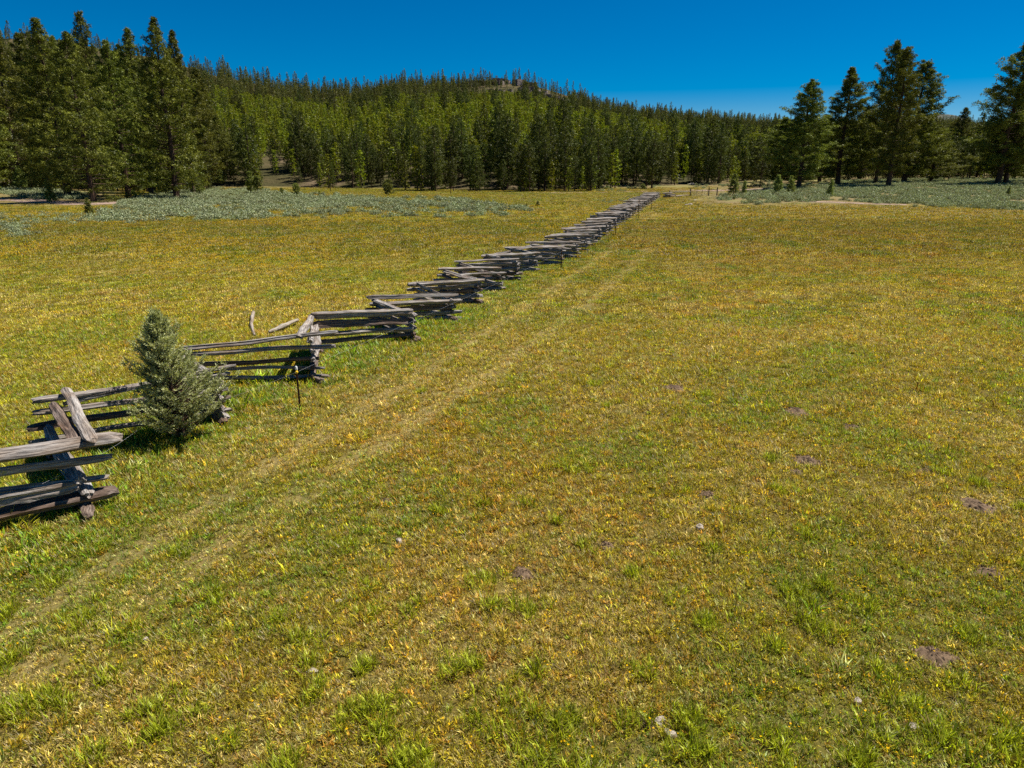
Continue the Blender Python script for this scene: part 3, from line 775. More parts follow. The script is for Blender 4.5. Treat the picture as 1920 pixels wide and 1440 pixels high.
# loose wood beside the fence
def loose_log(name, pts, rad, mat, lab, cat, n=9):
    mb = MB(); g = random.Random(len(pts) * 7 + int(rad[0] * 1000))
    base = pts[0]; fine = []; fr_ = []
    for i in range(len(pts) - 1):
        for s in range(4):
            f = s / 4; q = pts[i].lerp(pts[i + 1], f) - base
            fine.append(q + Vector((g.uniform(-.015, .015), 0, g.uniform(-.012, .012)))); fr_.append((rad[i] * (1 - f) + rad[i + 1] * f) * g.uniform(.85, 1.15))
    fine.append(pts[-1] - base); fr_.append(rad[-1])
    tube(mb, fine, fr_, n, g.uniform(0, 9)); return mb, base
a, b = at(505, 629), at(556, 612)
mb, base = loose_log('fallen_log', [a + Vector((0, 0, .12)), a.lerp(b, .5) + Vector((0, 0, .17)), b + Vector((0, .2, .2))], [.05, .085, .055], 'wood_pale', '', '')
fl = link('fallen_log', mb.mesh('fallen_log', M['wood_pale']), loc=base); prop(fl, 'rotten pale brown log lying in the grass behind the fence', 'log')
a, b, c = at(477, 632), at(472, 612), at(476, 592)
mb, base = loose_log('bleached_branch', [a + Vector((0, 0, .06)), b + Vector((0, 0, .12)), c + Vector((0, 0, .14))], [.035, .06, .065], 'wood_pale', '', '')
fl = link('bleached_branch', mb.mesh('bleached_branch', M['wood_pale']), loc=base); prop(fl, 'curved white bleached branch lying in the grass behind the fence', 'branch')

# metal posts with insulators along the track side, and the wire strung between them
POSTS = [((563, 770), 'rusty steel post with a yellow insulator, nearest to the camera, before the grey rails', True),
         ((1052, 503), 'thin dark steel post on the track side halfway along the zigzag fence', False),
         ((1154, 440), 'thin dark steel post, third along the fence from the near end', False), ((1197, 410), 'short thin steel post standing past the small sage bush by the fence', False),
         ((1221, 395), 'farthest thin steel post, close to the end of the rail fence', False)]
tops = []
for (px, py), lab, near in POSTS:
    p = at(px, py); e = empty('steel_post', p); prop(e, lab, 'post', 'steel posts beside the rail fence')
    mb = MB(); hgt = 1.08; w_ = .022 if near else .03
    for (x0, x1, y0, y1) in ((-w_, w_, -.004, .004), (-.004, .004, .0045, .035)):          # T section
        V = [(x, y, z) for z in (-.1, hgt) for x, y in ((x0, y0), (x1, y0), (x1, y1), (x0, y1))]
        mb.add(V, [(0, 1, 5, 4), (1, 2, 6, 5), (2, 3, 7, 6), (3, 0, 4, 7), (3, 2, 1, 0), (4, 5, 6, 7)])
    for k in range(14):                           # studs
        z = .1 + k * .07; V = [(x, y, z + dz_) for dz_ in (0, .015) for x, y in ((-.008, -.012), (.008, -.012), (.008, -.0045), (-.008, -.0045))]
        mb.add(V, [(0, 1, 5, 4), (1, 2, 6, 5), (3, 0, 4, 7), (3, 2, 1, 0), (4, 5, 6, 7)])
    link('shaft', mb.mesh('shaft', M['rust']), e)
    if near:
        mb = MB(); tube(mb, [(0, -.01, .93), (0, -.01, .955), (0, -.01, .985), (0, -.01, 1.0)], [.028, .04, .034, .022], 10); tube(mb, [(0, -.01, .965), (.03, -.06, .97), (.05, -.075, .975)], [.018, .018, .012], 8)
        link('insulator', mb.mesh('insulator', M['yellow']), e)
        mb = MB(); tube(mb, [(0, 0, 1.02), (0, 0, 1.06), (0, 0, 1.1)], [.03, .03, .022], 10); link('cap', mb.mesh('cap', M['white']), e)
    tops.append(p + Vector((0, -.06, .97)))
mb = MB(); path = [Vector((S[1].x - .3, S[1].y - .5, .75)), at(300, 826) + Vector((0, 0, .55))] + tops + [endp + Vector((1, 0, .9))]
pp = []
for a, b in zip(path[:-1], path[1:]):
    for s in range(10): f = s / 10; pp.append(a.lerp(b, f) + Vector((0, 0, -.1 * math.sin(math.pi * f))))
pp.append(path[-1]); o0 = path[0].copy(); tube(mb, [q - o0 for q in pp], .0014, 5)
wr = link('fence_wire', mb.mesh('fence_wire', M['wire']), loc=o0); prop(wr, 'thin grey wire strung between the steel posts along the rail fence', 'wire')

# far end: gate posts, poles and pale timber
def post_thing(px, py, hgt, r, lab, mat='wood_brown', name='gate_post'):
    p = at(px, py); mb = MB(); tube(mb, [(0, 0, -.2), (0, 0, hgt * .5), (.01, 0, hgt)], [r, r * .95, r * .9], 8, px * .01)
    o = link(name, mb.mesh(name, M[mat]), loc=p); prop(o, lab, 'post', 'posts at the far end of the fence'); return p
g1 = post_thing(1255, 370, 1.35, .11, 'pale leaning post where the rail fence ends', 'wood_pale')
g2 = post_thing(1294, 368, 1.6, .13, 'dark wooden post left of the wire gate, at the end of a low pole')
g3 = post_thing(1328.5, 367, 1.7, .13, 'dark wooden post of the brace, nearer the wire gate')
g4 = post_thing(1344, 367, 1.7, .13, 'dark wooden post of the brace, nearer the small round juniper')
def pole(a, b, r, name, lab, cat, mat):
    mb = MB(); tube(mb, [Vector((0, 0, 0)), (b - a) * .5 + Vector((0, 0, .03)), b - a], [r, r * 1.05, r * .85], 7, a.x); o = link(name, mb.mesh(name, M[mat]), loc=a); prop(o, lab, cat)
pole(g1 + Vector((0, -.15, 1.0)), g2 + Vector((0, -.15, .95)), .07, 'gate_pole', 'long low pole joining the pale leaning post to a dark post', 'pole', 'wood')
pole(g1 + Vector((1.5, -.1, .3)), g2 + Vector((-.2, -.1, .25)), .08, 'gate_pole', 'bottom pole near the grass between the pale and the dark gate post', 'pole', 'wood_pale')
pole(g3 + Vector((0, 0, 1.2)), g4 + Vector((0, 0, 1.2)), .05, 'brace_bar', 'thin crossbar joining the two posts of the brace', 'bar', 'rust')
a = at(1243, 371)
for k, (dx, z, l, ang, lab) in enumerate(((0, .25, 2.4, .1, 'pale log lowest in the timber pile at the end of the fence'), (.3, .55, 2.2, -.15, 'pale log across the middle of the timber pile at the fence end'), (2.6, .3, 1.6, .5, 'short pale log lying tilted just past the timber pile'), (-.1, .85, 1.9, .05, 'pale log topmost on the timber pile at the fence end'))):
    pole(a + Vector((dx, 0, z)), a + Vector((dx + l * math.cos(ang), l * math.sin(ang), z + .1)), .15, 'pale_log', lab, 'log', 'wood_pale')
# wire gate
e = empty('wire_gate', (g2 + g3) / 2); prop(e, 'see-through wire mesh gate between the dark wooden posts', 'gate')
mb = MB()
ga, gb = g2 + Vector((.3, 0, 0)) - e.location, g3 + Vector((-.3, 0, 0)) - e.location
for k in range(6): z = Vector((0, 0, .15 + k * .22)); tube(mb, [ga + z, gb + z], .014, 5)
link('wires', mb.mesh('wires', M['wire']), e); 
for f in (0, .33, .66, 1):
    mb = MB(); p = ga.lerp(gb, f); tube(mb, [p, p + Vector((0, 0, 1.35))], .03, 6, f); link('stay', mb.mesh('stay', M['rust']), e)

# dirt roads
def strip(name, pix, wpx, seed):
    g = np.random.default_rng(seed); L_, R_ = [], []
    pts = [at(*q) for q in pix]; fine = []
    for a, b in zip(pts[:-1], pts[1:]):
        k = max(2, int((b - a).length / 1.5))
        for s in range(k): fine.append(a.lerp(b, s / k))
    fine.append(pts[-1]); V = []; nc = 7
    for i, p in enumerate(fine):
        d = (fine[min(i + 1, len(fine) - 1)] - fine[max(i - 1, 0)]); s = Vector((d.y, -d.x, 0)).normalized()
        w0 = wpx * (.8 + .5 * vnoise(i * .3, 0, seed)); w1 = wpx * (.8 + .5 * vnoise(i * .3, 9, seed))
        for c in range(nc):
            q = p + s * (-w0 + (w0 + w1) * c / (nc - 1)); V.append((q.x, q.y, float(zb(q.x, q.y)) + .03))
    n = len(fine); F_ = np.array([(i * nc + c, i * nc + c + 1, (i + 1) * nc + c + 1, (i + 1) * nc + c) for i in range(n - 1) for c in range(nc - 1)])
    o = link(name, mesh_np(name, V, [F_], M['road'], True)); prop(o, kind='structure')
strip('dirt_road', [(-60, 372), (40, 375), (110, 380), (170, 383), (260, 377), (330, 372)], 2.4, 3)
strip('dirt_road', [(1010, 362), (1120, 361), (1200, 359), (1290, 357), (1380, 356), (1460, 354)], 3.0, 4)
strip('bare_soil', [(1500, 378), (1560, 379), (1620, 382), (1700, 384)], 1.4, 5)

# ------------------------------------------------------------------ plants: generator for conifers and shrubs
def conifer(seed, Ht, base, Rm, nb, nclump, nspray, cl_r, sp_l, sp_w, profile, up0=.25, up1=.7, mats=('bark', 'needle_big'), trunk_r=None, irregular=.35, droop=.0, lean=0, limb=True):
    """returns (trunk mesh, crown mesh); z up from the foot"""
    g = np.random.default_rng(seed); mb = MB()
    tr = trunk_r or Ht * .014
    sway = lambda z: (lean * z + .12 * math.sin(z * .35 + seed), .1 * math.sin(z * .28 + seed * 2))
    zs = np.linspace(-.3, Ht * .98, 9)
    tube(mb, [(*sway(z), z) for z in zs], [tr * (1.25 if i == 0 else 1) * (1 - .93 * max(z, 0) / Ht) + .012 for i, z in enumerate(zs)], 8 if Ht > 20 else 6, seed % 17)
    C = []; CR = []
    gaps = g.uniform(0, 6.28, 3)
    for b in range(nb):
        f = (b + g.uniform(0, 1)) / nb
        f = f ** .9
        z = Ht * (base + (1 - base) * f * .985)
        a = b * 2.39996 + g.normal(0, .35)
        lob = 1 + irregular * .5 * (math.sin(a * 2 + gaps[0] + z * .25) + .7 * math.sin(a + gaps[1] - z * .4))
        L = Rm * profile(f) * g.uniform(1 - irregular, 1 + irregular * .55) * max(.4, lob)
        if L < .15: L = .15
        up = up0 + (up1 - up0) * f + g.normal(0, .1)
        sx, sy = sway(z); p0 = np.array([sx, sy, z])
        dirh = np.array([math.cos(a), math.sin(a), 0])
        def P(s): return p0 + dirh * L * s * math.cos(up) + np.array([0, 0, 1]) * (L * s * math.sin(up) + L * .22 * s * s - droop * L * s)
        if limb: tube(mb, [P(0), P(.5), P(.95)], [max(.012, tr * .22 * (1 - f * .8)), max(.01, tr * .13 * (1 - f * .8)), .008], 3 if Ht < 25 else 4, b * .3, False)
        k = max(1, int(nclump * (.12 + .88 * min(1.2, L / Rm) ** 1.4)))
        s = g.uniform(.22, 1.0, k) ** .6; s[0] = 1
        side = np.array([-math.sin(a), math.cos(a), 0])
        lat = g.normal(0, .17, k) * L * (.4 + .6 * s)
        for i in range(k):
            C.append(P(s[i]) + side * lat[i] + np.array([0, 0, g.normal(0, .035) * L - .12 * abs(lat[i])])); CR.append(cl_r * g.uniform(.65, 1.25) * (1 - .4 * max(0, f - .7) / .3))
    C.append(np.array([*sway(Ht), Ht * .985])); CR.append(cl_r * .7)
    C = np.array(C); CR = np.array(CR); n = len(C)
    D = g.normal(0, 1, (n, nspray, 3)); D[..., 2] += .55; D = unit(D)
    Pp = C[:, None] + D * CR[:, None, None] * g.uniform(.05, .45, (n, nspray, 1))
    Tg = unit(np.cross(D, g.normal(0, 1, (n, nspray, 3)))); O_ = unit(D + g.normal(0, .3, (n, nspray, 3)))
    D = unit(Tg + D * .55); S_ = unit(np.cross(D, O_)); Pp = Pp + (O_ - D * .4) * CR[:, None, None] * .45
    Lr = sp_l * g.uniform(.7, 1.3, (n, nspray)); Wr = sp_w * g.uniform(.7, 1.3, (n, nspray))
    vv = np.clip(g.random((n, 1)) ** 1.6 * .75 + g.random((n, nspray)) * .4, 0, 1)
    V, Fq, v = kites(Pp.reshape(-1, 3), D.reshape(-1, 3), S_.reshape(-1, 3), Lr.ravel(), Wr.ravel(), vv.ravel())
    return mb.mesh('trunk', M[mats[0]]), mesh_np('crown', V, [Fq], M[mats[1]], False, {'v': v})

p_pond = lambda f: (math.sin(math.pi * min(1, f * .7 + .3)) ** .75) * (1 - .15 * f) + .02
p_cone = lambda f: (1 - f) ** .8 * .95 + .06
p_col = lambda f: (1 - f ** 2.2) ** .6 * (.65 + .35 * min(1, f * 4)) * .9 + .07
p_ov = lambda f: math.sin(math.pi * (f * .85 + .13)) ** .8

p_spire = lambda f: min(1, .62 + f * 2.2) * (1 - f) ** .82 + .015
p_open = lambda f: min(1, .5 + f * 1.6) * (1 - f) ** .58 * .88 + .015
big = [conifer(s, 32, b, r, 165, 24, 22, .42, .46, .11, p_spire if i != 3 else p_open, -.2, .62, irregular=.4, trunk_r=.48)
       for i, (s, b, r) in enumerate(((1, .06, 7.6), (2, .08, 7.0), (3, .05, 8.0), (4, .1, 6.2), (5, .09, 6.6)))]
airy = [conifer(s, 30, b * .7, r, 165, 32, 22, .42, .46, .11, pf, -.15, .7, irregular=.5, trunk_r=.42, lean=ln)
        for s, b, r, ln, pf in ((11, .1, 7.2, .02, p_open), (12, .12, 6.6, -.01, p_spire), (13, .16, 7.6, .035, p_open))]
edge_t = [conifer(s, 17, b, r * 1.1, 70, 8, 12, .4, .5, .16, pf, .0, .55, ('bark', 'needle_edge'), irregular=.35)
          for s, b, r, pf in ((21, .06, 2.6, p_cone), (22, .12, 2.3, p_col), (23, .04, 2.9, p_cone), (24, .16, 2.4, p_col), (25, .08, 2.8, p_col), (26, .02, 3.1, p_ov))]
young = [conifer(s, 12, .04, r, 34, 3, 7, .38, .75, .3, pf, .1, .5, ('bark', 'needle_young'), irregular=.3, limb=False) for s, r, pf in ((31, 1.7, p_cone), (32, 1.5, p_col), (33, 1.9, p_cone), (34, 1.6, p_col))]
spire = [conifer(s, 18, .04, r * 1.35, 50, 5, 7, .45, .8, .32, pf, -.05, .4, ('bark', 'needle_upper'), irregular=.4, limb=False) for s, r, pf in ((71, 2.0, p_cone), (72, 1.6, p_cone), (73, 2.3, p_cone))]
upper = [conifer(s, 15, .08, r, 34, 3, 7, .45, .85, .34, pf, .0, .5, ('bark', 'needle_upper'), irregular=.4, limb=False) for s, r, pf in ((41, 2.1, p_cone), (42, 1.8, p_col), (43, 2.3, p_cone), (44, 2.0, p_ov))]
sap = [conifer(s, 4, b, r, 70, 9, 13, .15, .24, .08, pf, .1, .6, ('bark', 'needle_sapling'), irregular=.55) for s, b, r, pf in ((51, .14, 1.1, p_cone), (52, .26, 1.1, p_pond), (53, .02, 1.1, p_cone))]
snag = [conifer(s, 14, .1, 1.7, 44, 0, 1, .1, .2, .02, p_cone, .0, .2, mats=('wood', 'needle_upper'), irregular=.5) for s in (61, 62)]

def plant(name, protos, ref_h, p, hgt, lab, cat='tree', group=None, wide=1.0, rz=None, parts=('trunk', 'crown')):
    e = empty(name, p, rnd.uniform(0, 6.28) if rz is None else rz)
    s = hgt / ref_h; e.scale = (s * wide, s * wide, s)
    for nm, me in zip(parts, protos): link(nm, me, e)
    prop(e, lab, cat, group); return e
rnd = random.Random(9)
def h_for(p, py_top):                             # height whose top shows at image row py_top
    _, s = pix_u(960, py_top); return H + p.y * float(s) - p.z

# the tall pines on the left
LEFT = [  # px, base py, top py, proto, wide, extra depth
    (-30, 372, 58, 1, 1.0, 10, 'tall dark pine cut off by the left border'),
    (46, 368, 30, 4, .95, 30, 'tall dark pine with a rounded top, second from the left border'),
    (128, 374, 38, 0, 1.15, 8, 'broad dark pine behind the dusty road, its crown reaching the brushy ground'),
    (92, 366, 66, 3, 1.0, 40, 'dark pine wedged between two taller broad pines'),
    (176, 378, 62, 2, .85, 0, 'low-branched dark pine whose shade falls on the grass by the road'),
    (204, 368, 26, 3, .8, 28, 'tallest slender pine of the dense stand, with a spiky narrow top'),
    (242, 371, 78, 2, .95, 6, 'dense pine with two dark trunks showing above the sagebrush'),
    (284, 368, 56, 1, .95, 14, 'round topped pine left of the twin-topped giant'),
    (333, 373, 36, 0, 1.0, 0, 'giant pine with a thick bare trunk base and open tufted top'),
    (362, 368, 60, 4, .95, 9, 'pine at the right flank of the giant, with a slimmer trunk'),
    (395, 362, 130, 3, .85, 30, 'shorter pine ending the dense stand, leaning over the open grass'),
    (20, 362, 100, 2, .9, 55, 'yellowish green pine filling the gap near the left border'),
    (150, 362, 70, 1, .9, 60, 'dark pine standing deep inside the dense stand'),
    (262, 360, 85, 4, .9, 55, 'dark pine half hidden behind the dense stand'),
    (420, 352, 215, 1, .8, 10, 'mid-sized pine at the foot of the hill just right of the dense stand'),
]
for px, by, ty, k, wd, dp, lab in LEFT:
    p = at(px, by); u_ = p.x / p.y; p.y += dp; p.x = u_ * p.y; p.z = float(zt(p.x, p.y)) - .1
    plant('pine_tree', big[k], 32, p, h_for(p, ty) * 1.015, lab, wide=wd * 32 / max(15, h_for(p, ty)) * 1.08)
# the airy pines on the right
RIGHT = [
    (1497, 352, 153, airy[0], 30, .9, 0, 'airy pine with a ragged open top, first of the tall row from the gate'),
    (1569, 347, 128, airy[1], 30, 1.05, 0, 'double-topped pine second in the tall row, dark bare lower trunk'),
    (1641, 346, 79, airy[2], 30, .8, 0, 'tallest pine of the row, narrow pointed top, close to its neighbour'),
    (1664, 350, 90, big[3], 32, .85, 0, 'tall dense pine right beside the tallest one, nearly touching it'),
    (1695, 344, 118, airy[0], 30, 1.15, 6, 'broad pine with one long branch reaching out sideways into the sky'),
    (1745, 342, 235, big[1], 32, .8, 8, 'bright yellow-green pine under the long sideways branch'),
    (1868, 347, 84, airy[2], 30, 1.15, 0, 'big leaning pine at the right border with a bare slanting trunk'),
    (1884, 346, 150, airy[1], 30, 1.0, 3, 'second slanting trunk pine tucked behind the leaning one'),
    (1925, 344, 70, big[4], 32, .8, 10, 'dark pine cut off by the right border'),
    (1787, 336, 203, big[3], 32, .7, 22, 'yellowish narrow pine standing farther back in the gap'),
    (1822, 335, 222, edge_t[2], 17, 1.25, 22, 'smaller pine in the gap, right of the yellowish narrow one'),
    (1462, 349, 222, airy[0], 30, .95, 14, 'half-height pine at the left foot of the tall row'),
    (1535, 345, 215, big[0], 32, .75, 16, 'dark pine filling in between the airy pine and the double-topped one'),
    (1610, 342, 200, big[2], 32, .75, 18, 'dark pine filling in behind the double-topped pine'),
    (1425, 351, 268, edge_t[5], 17, 1.3, 0, 'dark round-crowned pine whose branches reach the ground near the gate'),
]
for px, by, ty, pr, rh, wd, dp, lab in RIGHT:
    p = at(px, by); u_ = p.x / p.y; p.y += dp; p.x = u_ * p.y; p.z = float(zt(p.x, p.y)) - .1
    plant('pine_tree', pr, rh, p, h_for(p, ty) * 1.01, lab, wide=wd * rh / max(8, h_for(p, ty)) * (1.35 if rh > 20 else .85 * h_for(p, ty) / rh * 1.1))
bt = [o for o in COL.objects if o.type == 'EMPTY' and 'long branch' in o.get('label', '')][0]
def side_branch(tree, px0, py0, px1, py1):
    g = np.random.default_rng(3); a = at_depth(px0, py0, tree.location.y); b = at_depth(px1, py1, tree.location.y - 1.5); mb = MB()
    inv = Matrix.LocRotScale(tree.location, tree.rotation_euler, tree.scale).inverted(); la, lb = inv @ a, inv @ b
    mid = la.lerp(lb, .5) - Vector((0, 0, .35)); tube(mb, [la, mid, lb], [.12, .08, .02], 5); P0 = []; 
    for f in np.linspace(.3, 1, 22): P0.append(np.array(la.lerp(mid, f * 2) if f < .5 else mid.lerp(lb, f * 2 - 1)) + g.normal(0, .22, 3))
    P0 = np.repeat(np.array(P0), 26, 0); n = len(P0); D = unit(g.normal(0, 1, (n, 3)) + np.array([0, 0, .6])); S_ = unit(np.cross(D, g.normal(0, 1, (n, 3))))
    V, Fq, v = kites(P0 + D * .15, D, S_, g.uniform(.3, .6, n), np.full(n, .12), g.random(n))
    link('limb', mb.mesh('limb', M['bark']), tree); link('limb_needles', mesh_np('limb_needles', V, [Fq], M['needle_big'], False, {'v': v}), tree)
side_branch(bt, 1725, 232, 1794, 181)
# smaller trees with a place of their own
SMALL = [
    (42, 358, 312, sap[0], 4, 1.3, 'small_pine', 'bright green bushy young pine at the edge of the road near the left border'),
    (95, 378, 338, sap[2], 4, 1.2, 'juniper_bush', 'greyish open juniper bush beside the dusty road'),
    (168, 402, 372, sap[2], 4, 1.3, 'juniper_bush', 'dark green scrubby bush at the left end of the sagebrush'),
    (470, 364, 322, sap[0], 4, 1.0, 'small_pine', 'left one of the pair of small pines in the open grass'),
    (483, 365, 330, sap[1], 4, .9, 'small_pine', 'right one of the pair of small pines in the open grass'),
    (529, 367, 352, sap[1], 4, .8, 'small_pine', 'tiny thin seedling pine just right of the pine pair'),
    (557, 371, 344, sap[1], 4, .9, 'small_pine', 'scraggly small pine standing in the sagebrush edge'),
    (599, 369, 358, sap[0], 4, .9, 'small_pine', 'tiny pine beside the short white stump post'),
    (728, 374, 337, sap[1], 4, 1.0, 'small_pine', 'single small round pine behind the sagebrush stand'),
    (1008, 387, 377, sap[2], 4, 1.9, 'green_shrub', 'dark green shrub alone right of the sagebrush stand'),
    (987, 387, 381, sap[2], 4, 1.6, 'green_shrub', 'tiny grey green shrub left of the lone dark shrub'),
    (1376, 368, 326, sap[0], 4, 1.2, 'small_pine', 'dark small pine standing just right of the gate brace'),
    (1394, 365, 340, sap[0], 4, .9, 'small_pine', 'little dark pine behind the one by the gate brace'),
    (1376, 374, 367, sap[2], 4, 1.6, 'green_shrub', 'low round dark bush in front of the small dark pine'),
    (1457, 363, 328, sap[0], 4, 1.2, 'small_pine', 'bushy small pine left of a similar brighter one in the sagebrush'),
    (1482, 362, 330, sap[2], 4, 1.2, 'small_pine', 'brighter bushy small pine before the airy pine trunk'),
    (1556, 368, 338, sap[2], 4, 1.1, 'small_pine', 'small pine with a twiggy base standing alone in the sagebrush'),
    (1500, 378, 371, sap[2], 4, 1.5, 'green_shrub', 'small dark bush at the meadow edge below the airy pine'),
    (1222, 353, 262, edge_t[1], 17, 1.25, 'pine_tree', 'dark thick-trunked pine standing forward by the dirt road with its shade beside it'),
    (1206, 354, 344, sap[2], 4, 2.4, 'green_shrub', 'wide dark bush left of the thick-trunked pine by the road'),
    (1188, 399, 393, sap[2], 4, 2.0, 'sage_bush', 'grey green sage bush against the far part of the rail fence'),
    (1890, 366, 350, sap[2], 4, 1.3, 'green_shrub', 'rounded green bush in the sagebrush near the right border'),
    (238, 374, 360, sap[0], 4, 1.2, 'small_pine', 'yellow green seedling pine before the dark trunks'),
    (256, 374, 362, sap[2], 4, 1.2, 'small_pine', 'second yellow green seedling pine, right of its twin by the dark trunks'),
    (262, 366, 330, sap[1], 4, 1.2, 'small_pine', 'leafy young pine beneath the dense stand, left of the giant trunk'),
    (376, 368, 340, sap[1], 4, .9, 'small_pine', 'thin young pine right of the giant pine trunk'),
    (417, 348, 318, sap[0], 4, 1.4, 'small_pine', 'bright bushy young pine at the far edge of the open grass'),
]
for px, by, ty, pr, rh, wd, nm, lab in SMALL:
    p = at(px, by); hh = h_for(p, ty); plant(nm, pr, rh, p, hh, lab, wide=wd, cat={'small_pine': 'small tree', 'pine_tree': 'tree'}.get(nm, 'bush'))
# stump and snags
def stick(px, by, ty, r, mat, nm, lab, cat):
    p = at(px, by); hh = h_for(p, ty); mb = MB(); tube(mb, [(0, 0, -.1), (.02, 0, hh * .5), (.05, 0, hh)], [r, r * .8, r * .5], 7, px); o = link(nm, mb.mesh(nm, M[mat]), loc=p); prop(o, lab, cat)
stick(607, 369, 362, .16, 'wood_pale', 'stump_post', 'short white stump post beside a tiny pine behind the sagebrush', 'post')
stick(620, 358, 348, .12, 'bark', 'dead_sapling', 'thin dark dead sapling standing in the far open grass', 'dead tree')
stick(845, 364, 353, .1, 'bark', 'dead_sapling', 'thin dark dead stem standing before the middle of the forest edge', 'dead tree')

# forest: positions over flat edge and hill
def front(u):                                     # distance at which the closed wood begins
    px = 960 + 1340 * u
    return np.interp(px, [-300, 380, 430, 520, 640, 800, 1100, 1180, 1230, 1300, 1480, 1600, 2200], [168, 172, 215, 225, 205, 188, 186, 214, 226, 228, 222, 226, 226])
rg = np.random.default_rng(4)
N0 = 68000
u = rg.uniform(-.86, .9, N0); y = np.sqrt(rg.uniform(165 ** 2, 1250 ** 2, N0)); x = u * y
yr, zr = ridge(u); yf = foot(u); t = (y - yf) / (yr - yf); fr_ = front(u)
ok = (y > fr_) & (t < 1.03)
t_ = np.clip(t, 0, 1)
nn = fbm(x / 45, y / 60, 201, 4); n2 = fbm(x / 120, y / 120, 211, 3)
# area weight: the samples are even over area; keep by wanted spacing
dens_edge = .05; dens_young = .075; dens_up = .05
A_tot = .5 * 1.76 * (1250 ** 2 - 165 ** 2); base_d = N0 / A_tot
isup = t_ > (.68 + .25 * (n2 - .5))
isedge = t_ < .045
px_, py_ = proj(x, y, zt(x, y))
summit = np.exp(-((px_ - 962) / 105) ** 2) * sstep(.6, .68, t_) * (1 - .8 * sstep(.94, .97, t_))
want = np.where(isedge, dens_edge, np.where(isup, dens_up * (.6 + .8 * sstep(.35, .6, nn)), dens_young * (.7 + .5 * nn)))
want = want * (1 - .85 * summit) * np.where((t_ > .9) & ~isedge, .62, 1)
want = want * np.where((px_ < 420) & (t_ > .9), .8, 1)
want = np.where(t > 1, want * .8, want)
ok &= rg.random(N0) < want / base_d
idxs = np.where(ok)[0]; x, y, u, t_, isup, isedge, px_, py_ = [a[idxs] for a in (x, y, u, t_, isup, isedge, px_, py_)]
n = len(x); kind = np.where(isedge, 0, np.where(isup, 2, 1))
kind = np.where((kind == 1) & (rg.random(n) < .06), 0, kind); kind = np.where((kind == 1) & (t_ > .35) & (rg.random(n) < .12), 2, kind)
kind = np.where((kind == 0) & (rg.random(n) < np.where(u < .34, .38, .25)), 1, kind)
hgt = np.where(kind == 0, 8 + 11.5 * rg.random(n) ** 2, np.where(kind == 1, rg.uniform(6.5, 11, n), rg.uniform(6, 12.5, n)))
hgt = np.where((y - front(u) < 12), hgt * rg.uniform(.75, 1.12, n), hgt)
hgt = np.where(u > .36, np.minimum(hgt, 14) * .95, hgt)
kind = np.where((kind == 2) & (rg.random(n) < .45), 3, kind)
kind = np.where((kind > 0) & (t_ > .3) & (rg.random(n) < .02), 4, kind)
hgt = np.where(kind == 3, (6.5 + 14 * rg.random(n) ** 1.6) * np.interp(px_, [150, 480], [.6, 1]), hgt)
hgt = np.where((np.exp(-((px_ - 960) / 110) ** 2) > .4) & (t_ > .62) & (t_ < .93), np.minimum(hgt, 7), hgt)
# keep the big left and right pines' feet and the open road clear
apparent = hgt / y
# thin out trees wholly behind nearer ones only matters for count of individuals
order = np.argsort(-(apparent * (y - front(u) < 34) * (np.abs(u) < .76)))
n_have = len([o for o in COL.objects if o.type == 'EMPTY' and o.get('category') == 'tree'])
ind = order[:300 - n_have]; mask = np.zeros(n, bool); mask[ind] = True
sets = [edge_t, young, upper, spire, snag]; refh = [17, 12, 15, 18, 14]
LAB = {0: 'dark green pine in the crowded forest edge at the foot of the hill', 1: 'slender yellow-green young pine in the crowded forest edge', 2: 'dull green ragged pine in the crowded forest edge'}
z_all = zt(x, y)
for i in ind:
    k = min(2, int(kind[i])); pr = sets[k][rnd.randrange(len(sets[k]))]
    plant('pine_tree', pr, refh[k], Vector((x[i], y[i], z_all[i] - .15)), float(hgt[i]), LAB[k], group=('dark', 'young', 'ragged')[k] + ' pines of the forest edge', wide=rnd.uniform(.85, 1.15) * (1.0 if k else 1.05))
rs = ~mask
allp = []
def joined(tr_, cr_):                             # trunk and crown of a far tree as one small mesh
    a = np.empty(len(tr_.vertices) * 3, np.float32); tr_.vertices.foreach_get('co', a); b = np.empty(len(cr_.vertices) * 3, np.float32); cr_.vertices.foreach_get('co', b)
    va = np.empty(len(cr_.vertices), np.float32); cr_.attributes['v'].data.foreach_get('value', va)
    nt_ = len(a) // 3; q4 = [list(p.vertices) for p in tr_.polygons if len(p.vertices) == 4]
    q = np.concatenate([np.array(q4), np.arange(len(b) // 3).reshape(-1, 4) + nt_])
    V = np.concatenate([a.reshape(-1, 3), b.reshape(-1, 3)]); rc = V.copy()
    me = mesh_np('far_pine', V, [q], [tr_.materials[0], cr_.materials[0]], False, {'v': np.concatenate([np.zeros(nt_), va]), 'rc': rc})
    mi = np.ones(len(q), np.int32); mi[:len(q4)] = 0; me.polygons.foreach_set('material_index', mi); return proto(me)
fp = []; offs = []
for st in sets:
    offs.append(len(fp)); fp += [joined(*s) for s in st]
kk = kind[rs]; ii = np.array([offs[k] + rnd.randrange(len(sets[k])) for k in kk])
ss = hgt[rs] / np.array(refh)[kk]; wd = rg.uniform(.85, 1.2, rs.sum())
scatter('forest', np.stack([x[rs], y[rs], z_all[rs] - .2], -1), rg.uniform(0, 6.28, rs.sum()), np.stack([ss * wd, ss * wd, ss], -1), ii, fp, M['needle_young'],
        label='dense conifer forest covering the hillside up to its rocky crest', cat='forest', kind='stuff')
print('forest', rs.sum(), 'individual', len(ind))

